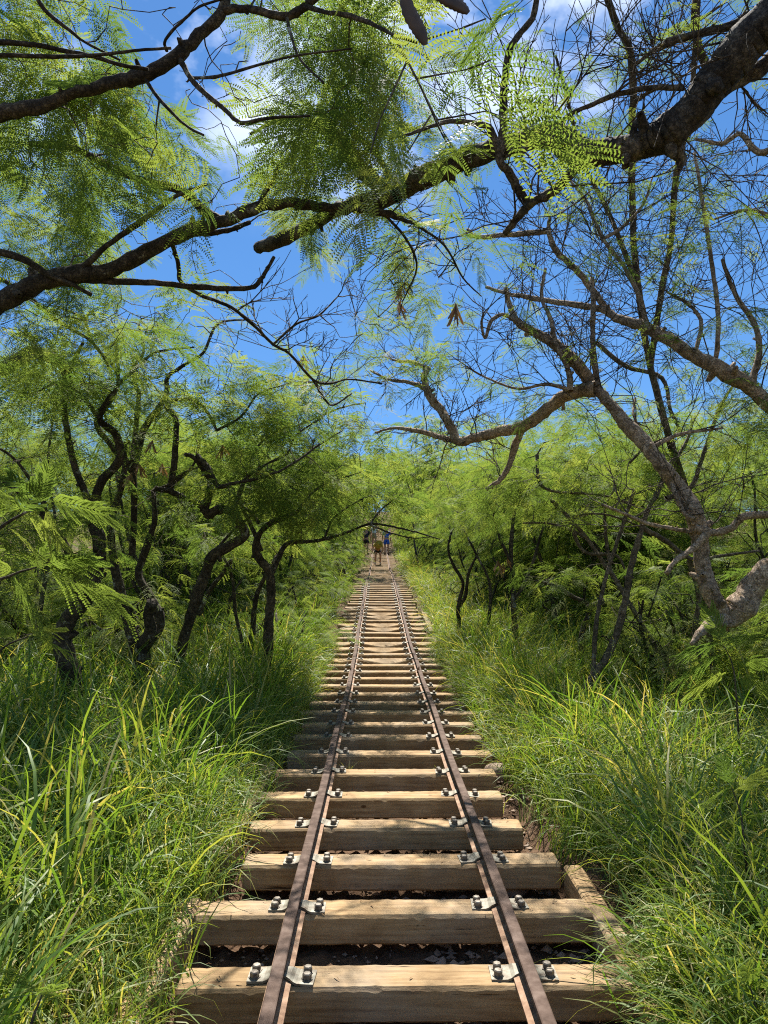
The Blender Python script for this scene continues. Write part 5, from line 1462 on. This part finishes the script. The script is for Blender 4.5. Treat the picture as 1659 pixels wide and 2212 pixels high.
def field(name, label, key, protos, n, xr, yr, side, smin, smax, far=False, edge_lean=0.25, keep=None):
    x = RNG.uniform(xr[0], xr[1], n)
    y = yr[0] + (yr[1] - yr[0]) * RNG.uniform(0, 1, n) ** (1.5 if far else 1.0)
    X = XC + side * x
    dens = 0.5 + 0.5 * np.sin(X * 1.9 + y * 1.3) * np.sin(y * 0.9 - X * 0.7 + 1.0)
    m = RNG.uniform(0, 1, n) < 0.45 + 0.55 * dens
    if keep is not None: m &= keep(X, y)
    X, y, x = X[m], y[m], x[m]; k = len(X)
    z = ground_z(X, y)
    s = RNG.uniform(smin, smax, k) * (0.75 + 0.25 * np.clip((x - 0.9) / 0.6, 0, 1))
    lean = RNG.normal(0, .14, (k, 2)); lean[:, 1] += -side * edge_lean * np.clip(1.6 - x, 0, 1)
    rot = np.stack([lean[:, 0], lean[:, 1], RNG.uniform(0, 6.283, k)], 1)
    o = scatter(name, key, protos, np.stack([X, y, z], 1), rot, np.stack([s * RNG.uniform(.9, 1.3, k), s * RNG.uniform(.9, 1.3, k), s], 1))
    return tag(o, label, 'grass', kind='stuff')
field('tall_grass', 'long arching green grass covering the bank left of the track', 'gt', P_T, 2600, (1.15, 6.0), (0.4, 13), -1, .75, 1.2)
field('tall_grass', 'long arching green grass covering the bank right of the track', 'gt', P_T, 2100, (1.25, 6.0), (0.6, 13), 1, .65, 1.05)
field('edge_grass', 'yellow green grass leaning over the left ends of the ties', 'gm', P_M, 2000, (0.9, 2.1), (0.7, 13), -1, .7, 1.15, edge_lean=.5)
field('edge_grass', 'yellow green grass leaning over the right ends of the ties', 'gm', P_M, 2300, (0.93, 2.5), (0.9, 13), 1, .8, 1.25, edge_lean=.5, keep=lambda X, y: ~((X - XC < 1.13) & (y > 3.15) & (y < 4.2)))
field('edge_grass', 'arching grass spilling over the lower end of the right hand timber', 'gm', P_M, 420, (0.97, 1.4), (1.2, 3.15), 1, .9, 1.3, edge_lean=.6)
field('dry_grass', 'thin dry stalks mixed in the grass mound right of the lower ties', 'gd', P_D, 800, (1.0, 2.8), (1.6, 13), 1, .9, 1.5, keep=lambda X, y: ~((X - XC < 1.13) & (y > 3.15) & (y < 4.2)))
field('dry_grass', 'thin dry stalks at the foot of the grass left of the ties', 'gd', P_D, 800, (0.95, 2.4), (1.0, 13), -1, .8, 1.3)
field('far_grass', 'grass under the thicket and along the upper left of the track', 'gt', P_T, 4200, (1.05, 12), (13, 62), -1, .8, 1.3, far=True)
field('far_grass', 'bright grass on the right bank along the upper track', 'gm', P_M, 5200, (1.05, 12), (13, 62), 1, 1.0, 1.7, far=True)
field('dry_grass', 'pale yellow grass mound on the right bank beside the upper track', 'gd', P_D, 1400, (1.1, 3.6), (12, 34), 1, 1.3, 2.1)
field('far_grass', 'grass under the trees far out at the right', 'gt', P_T, 1200, (6, 12), (3, 14), 1, .8, 1.2)
field('far_grass', 'grass under the trees far out at the left', 'gt', P_T, 1200, (6, 12), (3, 14), -1, .8, 1.2)

field('seeding_grass', 'thin straw coloured flowering stalks standing above the grass on the left', 'gs', P_SEED, 240, (1.0, 5), (1.4, 13), -1, .7, 1.15, edge_lean=.2)
field('seeding_grass', 'thin straw coloured flowering stalks standing above the grass on the right', 'gs', P_SEED, 340, (1.05, 5), (1.6, 13), 1, .7, 1.15, edge_lean=.2)
def tuft(px, py, d, seed, label, n=12, lmin=.08, lmax=.2, dry=.5, sc=1.0, z=None):
    p = P(px, py, d)
    o = obj('grass_tuft', clump_mesh(seed, n, lmin, lmax, .03, .003, .006, 6, 1.4, dry), None, (p.x, p.y, (gz(p.x, p.y) if z is None else z) + 0.02), (0, 0, seed))
    tag(o, label, 'grass tuft', 'small tufts growing between the ties')
tuft(1022, 2205, 2.5, 401, 'green sprout growing in the dirt below the lowest tie near the right rail', 9, .12, .26, .25)
tuft(750, 1640, 5.75, 402, 'dry tuft of grass beside the left rail, larger one between the lower ties', 26, .12, .28, .8)
tuft(768, 1560, 6.8, 403, 'small yellowed tuft just right of the left rail', 14, .1, .22, .8)
tuft(950, 1640, 5.8, 404, 'small dry tuft against the inner side of the right rail', 10, .08, .2, .9)
tuft(760, 1415, 12.0, 405, 'green tuft straddling the left rail halfway up the visible track', 30, .15, .35, .2)
tuft(735, 1412, 12.1, 406, 'green tuft just outside the left rail halfway up the visible track', 26, .15, .32, .2)
tuft(835, 1405, 12.2, 407, 'low green weed in the middle of the track', 18, .06, .15, .1)
tuft(880, 1400, 12.2, 408, 'low green weed just left of the right rail', 18, .1, .2, .1)
tuft(775, 1340, 15.5, 409, 'weed clump left of the left rail beneath the shrubs', 22, .15, .3, .2)
tuft(795, 1305, 17.6, 410, 'weed clump right of the left rail, highest of the tufts', 16, .1, .22, .3)

def broad_weed():
    p = P(498, 2205, 2.42)
    z = gz(p.x, p.y)
    root = thing('broadleaf_weed', 'tiny weed with round bright green leaves in the dirt left of the left rail', 'weed', (p.x, p.y, z))
    m = leaf_material('weed_leaf', [(0, (0.12, 0.22, 0.03)), (1, (0.16, 0.28, 0.04))])
    tb = Tubes(); tb.add([(0, 0, -.01), (0.004, 0, .05), (0.0, -.01, .12)], [.002, .002, .0015], 5)
    obj('stem', tb.mesh('stem', M_LEAF), root)
    v, t = [(0, 0, 0)], []
    for i in range(11):
        a = -math.pi + 2 * math.pi * i / 10
        r = 0.5 + 0.5 * math.cos(a * 0.5) ** 0.7 if abs(a) < math.pi - .01 else .45
        v.append((0.022 + 0.022 * math.cos(a), 0.02 * math.sin(a), 0.004 * math.cos(2 * a)))
    for i in range(10): t.append((0, 1 + i, 2 + i))
    v[0] = (0.022, 0, -0.003)
    me = mesh_from('leaf', v, None, t, mats=[m])
    for loc, rot, s in (((0, -.01, .12), (0.5, -.2, 2.6), 1.0), ((0, -.01, .115), (0.3, .2, -.6), 1.1), ((.003, 0, .07), (.3, .3, 3.6), .7), ((.003, 0, .06), (.2, .3, .4), .8)):
        obj('leaf', me, root, loc, rot, (s,) * 3)
broad_weed()

# cream puff flowers on the crown of the slim straight tree
def puff(px, py, d):
    p = np.array(P(px, py, d))
    v, t = [], []
    for i in range(90):
        a = RNG.standard_normal(3); a /= np.linalg.norm(a)
        s = np.cross(a, RNG.standard_normal(3)); s = s / np.linalg.norm(s) * 0.0016
        k = len(v); v += [a * 0.004 - s, a * 0.004 + s, a * 0.026]; t.append((k, k + 1, k + 2))
    return p, mesh_from('puff_flower', v, None, t, mats=[M_PUFF])
for px, py in ((600, 905), (616, 932), (672, 998), (1296, 800)):
    p, me = puff(px, py, 7.6)
    o = obj('puff_flower', me, None, tuple(p)); o.scale = (1.3,) * 3
    host = [x for x in bpy.data.objects if x.get('label', '').startswith('slim straight dark trunk')][0] if px < 1000 else PALE.root
    o.parent = host; o.location = tuple(p - np.array(host.location))

# ------------------------------------------------------------------ people
def skinned(name, verts, edges, radii, mat, parent, sub=2):
    me = bpy.data.meshes.new(name)
    me.from_pydata([tuple(v) for v in verts], edges, [])
    me.materials.append(mat)
    o = obj(name, me, parent)
    sk = o.modifiers.new('skin', 'SKIN')
    sk.use_smooth_shade = True
    if not me.skin_vertices: me.skin_vertices.new()
    for i, r in enumerate(radii):
        sv = me.skin_vertices[0].data[i]
        sv.radius = (r, r) if not isinstance(r, tuple) else r
        sv.use_root = (i == 0)
    ss = o.modifiers.new('smooth', 'SUBSURF'); ss.levels = sub; ss.render_levels = sub
    return o

def ellipsoid(name, c, r, mat, parent, rot=(0, 0, 0), cut=None):
    import bmesh
    me = bpy.data.meshes.new(name); bm = bmesh.new()
    bmesh.ops.create_icosphere(bm, subdivisions=3, radius=1)
    if cut is not None:
        bmesh.ops.delete(bm, geom=[v for v in bm.verts if Vector(cut[0]).dot(v.co) < cut[1]], context='VERTS')
    for v in bm.verts: v.co = Vector((v.co.x * r[0], v.co.y * r[1], v.co.z * r[2]))
    bm.to_mesh(me); bm.free()
    me.polygons.foreach_set('use_smooth', np.ones(len(me.polygons), bool)); me.materials.append(mat)
    return obj(name, me, parent, c, rot)

def person(label, loc, rz, pose, top, bottom, shoes, hair=M_HAIR, hat=None, pack=None, group=None, shorts_len=0.55):
    """pose: dict of joints, metres, facing -Y (towards the camera) when rz = 0."""
    root = thing('person', label, 'person', loc, (0, 0, rz), group)
    J = {k: Vector(v) for k, v in pose.items()}
    names = ['pelvis', 'spine', 'chest', 'neck', 'head', 'crown', 'shL', 'elL', 'haL', 'fiL', 'shR', 'elR', 'haR', 'fiR', 'hipL', 'knL', 'anL', 'toL', 'hipR', 'knR', 'anR', 'toR']
    rad = {'pelvis': (.15, .11), 'spine': (.135, .1), 'chest': (.155, .11), 'neck': .055, 'head': (.082, .1), 'crown': (.07, .085), 'shL': .06, 'elL': .043, 'haL': .032, 'fiL': .022, 'shR': .06, 'elR': .043, 'haR': .032, 'fiR': .022,
           'hipL': .088, 'knL': .06, 'anL': .042, 'toL': .035, 'hipR': .088, 'knR': .06, 'anR': .042, 'toR': .035}
    idx = {n: i for i, n in enumerate(names)}
    ed = [('pelvis', 'spine'), ('spine', 'chest'), ('chest', 'neck'), ('neck', 'head'), ('head', 'crown'), ('chest', 'shL'), ('shL', 'elL'), ('elL', 'haL'), ('haL', 'fiL'), ('chest', 'shR'), ('shR', 'elR'), ('elR', 'haR'), ('haR', 'fiR'),
          ('pelvis', 'hipL'), ('hipL', 'knL'), ('knL', 'anL'), ('anL', 'toL'), ('pelvis', 'hipR'), ('hipR', 'knR'), ('knR', 'anR'), ('anR', 'toR')]
    skinned('body', [J[n] for n in names], [(idx[a], idx[b]) for a, b in ed], [rad[n] for n in names], M_SKIN, root)
    # shirt
    f = 0.6
    sv = [J['pelvis'] + Vector((0, 0, 0.02)), J['spine'], J['chest'], J['chest'].lerp(J['neck'], .55), J['shL'], J['shL'].lerp(J['elL'], f), J['shR'], J['shR'].lerp(J['elR'], f)]
    skinned('shirt', sv, [(0, 1), (1, 2), (2, 3), (2, 4), (4, 5), (2, 6), (6, 7)], [(.165, .125), (.15, .115), (.172, .125), .08, .078, .065, .078, .065], top, root)
    sh_ = shorts_len
    pv = [J['pelvis'] + Vector((0, 0, .03)), J['pelvis'], J['hipL'], J['hipL'].lerp(J['knL'], sh_), J['hipR'], J['hipR'].lerp(J['knR'], sh_)]
    skinned('shorts', pv, [(0, 1), (1, 2), (2, 3), (1, 4), (4, 5)], [(.165, .125), (.17, .13), .11, .098, .11, .098], bottom, root)
    for s in 'LR':
        a, t = J['an' + s], J['to' + s]
        skinned('shoe', [a + Vector((0, 0, -.02)), a + Vector((0, 0, -.05)), a.lerp(t, .6) + Vector((0, 0, -.012)), t], [(0, 1), (1, 2), (2, 3)], [.05, .052, .05, .042], shoes, root)
    hd = (J['head'] + J['crown']) / 2
    up = (J['crown'] - J['neck']).normalized()
    q = up.to_track_quat('Z', 'Y').to_euler()
    if hat is None:
        ellipsoid('hair', hd + up * .02, (.1, .115, .125), hair, root, q, ((0, .5, .86), -0.1))
    else:
        ellipsoid('hat', hd + up * .03, (.115, .125, .11), hat, root, q, ((0, 0, 1), 0.0))
        ellipsoid('hat_brim', hd + up * .035, (.2, .21, .018), hat, root, q)
    for sx in (-1, 1):
        e = ellipsoid('ear', hd + Vector((sx * .088, .01, -.01)), (.015, .03, .035), M_SKIN, root)
    if pack is not None:
        back = (J['chest'] + J['spine']) / 2 + Vector((0, .17, .05))
        o = ellipsoid('backpack', back, (.17, .12, .25), pack, root)
    return root

def stand(dx=0.0, lean=0.0, arm=0.0):
    return dict(pelvis=(0, 0, .95), spine=(0, -lean * .3, 1.12), chest=(0, -lean * .7, 1.34), neck=(0, -lean, 1.49), head=(0, -lean - .02, 1.6), crown=(0, -lean - .02, 1.7),
                shL=(.18, -lean * .8, 1.42), elL=(.25, -lean * .8, 1.14), haL=(.24, -lean * .8 - .1 - arm, .92 + arm), fiL=(.24, -lean * .8 - .13 - arm, .84 + arm),
                shR=(-.18, -lean * .8, 1.42), elR=(-.25, -lean * .8, 1.14), haR=(-.24, -lean * .8 - .08, .92), fiR=(-.24, -lean * .8 - .1, .84),
                hipL=(.09, 0, .88), knL=(.1, -.05, .49), anL=(.11, .02, .08), toL=(.13, -.13, .035), hipR=(-.09, 0, .88), knR=(-.1, .03, .49), anR=(-.11, .06, .08), toR=(-.13, -.1, .035))
bent = dict(pelvis=(0, .12, .80), spine=(0, -.02, .93), chest=(0, -.22, 1.02), neck=(0, -.36, 1.03), head=(0, -.45, 1.0), crown=(0, -.54, .97),
            shL=(.18, -.25, 1.02), elL=(.26, -.28, .76), haL=(.17, -.30, .56), fiL=(.13, -.32, .5), shR=(-.18, -.25, 1.02), elR=(-.30, -.30, .78), haR=(-.34, -.42, .55), fiR=(-.36, -.46, .47),
            hipL=(.1, .1, .76), knL=(.13, -.14, .46), anL=(.13, .04, .08), toL=(.15, -.12, .035), hipR=(-.1, .1, .76), knR=(-.13, -.16, .46), anR=(-.14, .0, .08), toR=(-.17, -.16, .035))
def on_track(px, py, d):
    p = P(px, py, d)
    k = min(TIES, key=lambda t: abs(t[1] - p.y))
    return (p.x, k[1] - 0.01, float(tie_z(k[1])))
person('bent over hiker stepping down between the rails, olive top and black shorts', on_track(816, 1216.6, 39), 0.1, bent, M_OLIVE, M_BLACK, M_WHITE, hat=M_OLIVE, shorts_len=.6)
person('hiker in navy top and dark shorts standing outside the left rail', on_track(791, 1196, 46), math.pi * .9, stand(lean=.05), M_NAVY, M_BLACK, M_BLACK, hat=M_KHAKI)
person('hiker in bright blue clothes outside the right rail', on_track(835, 1196, 46), math.pi, stand(lean=.1, arm=.1), M_BLUE, M_BLUE, M_BLACK, shorts_len=.75)
person('hiker in a white shirt between the rails behind the bent over one', on_track(808, 1190, 50), 2.9, stand(lean=.12), M_WHITE, M_KHAKI, M_BLACK)
person('small far hiker in khaki high on the track', on_track(808, 1158, 62), 3.0, stand(lean=.1), M_KHAKI, M_BLACK, M_BLACK)
person('tiny farthest hiker in blue and white near the top of the visible track', on_track(811, 1140, 72), 3.1, stand(lean=.1), M_BLUE, M_WHITE, M_BLACK)
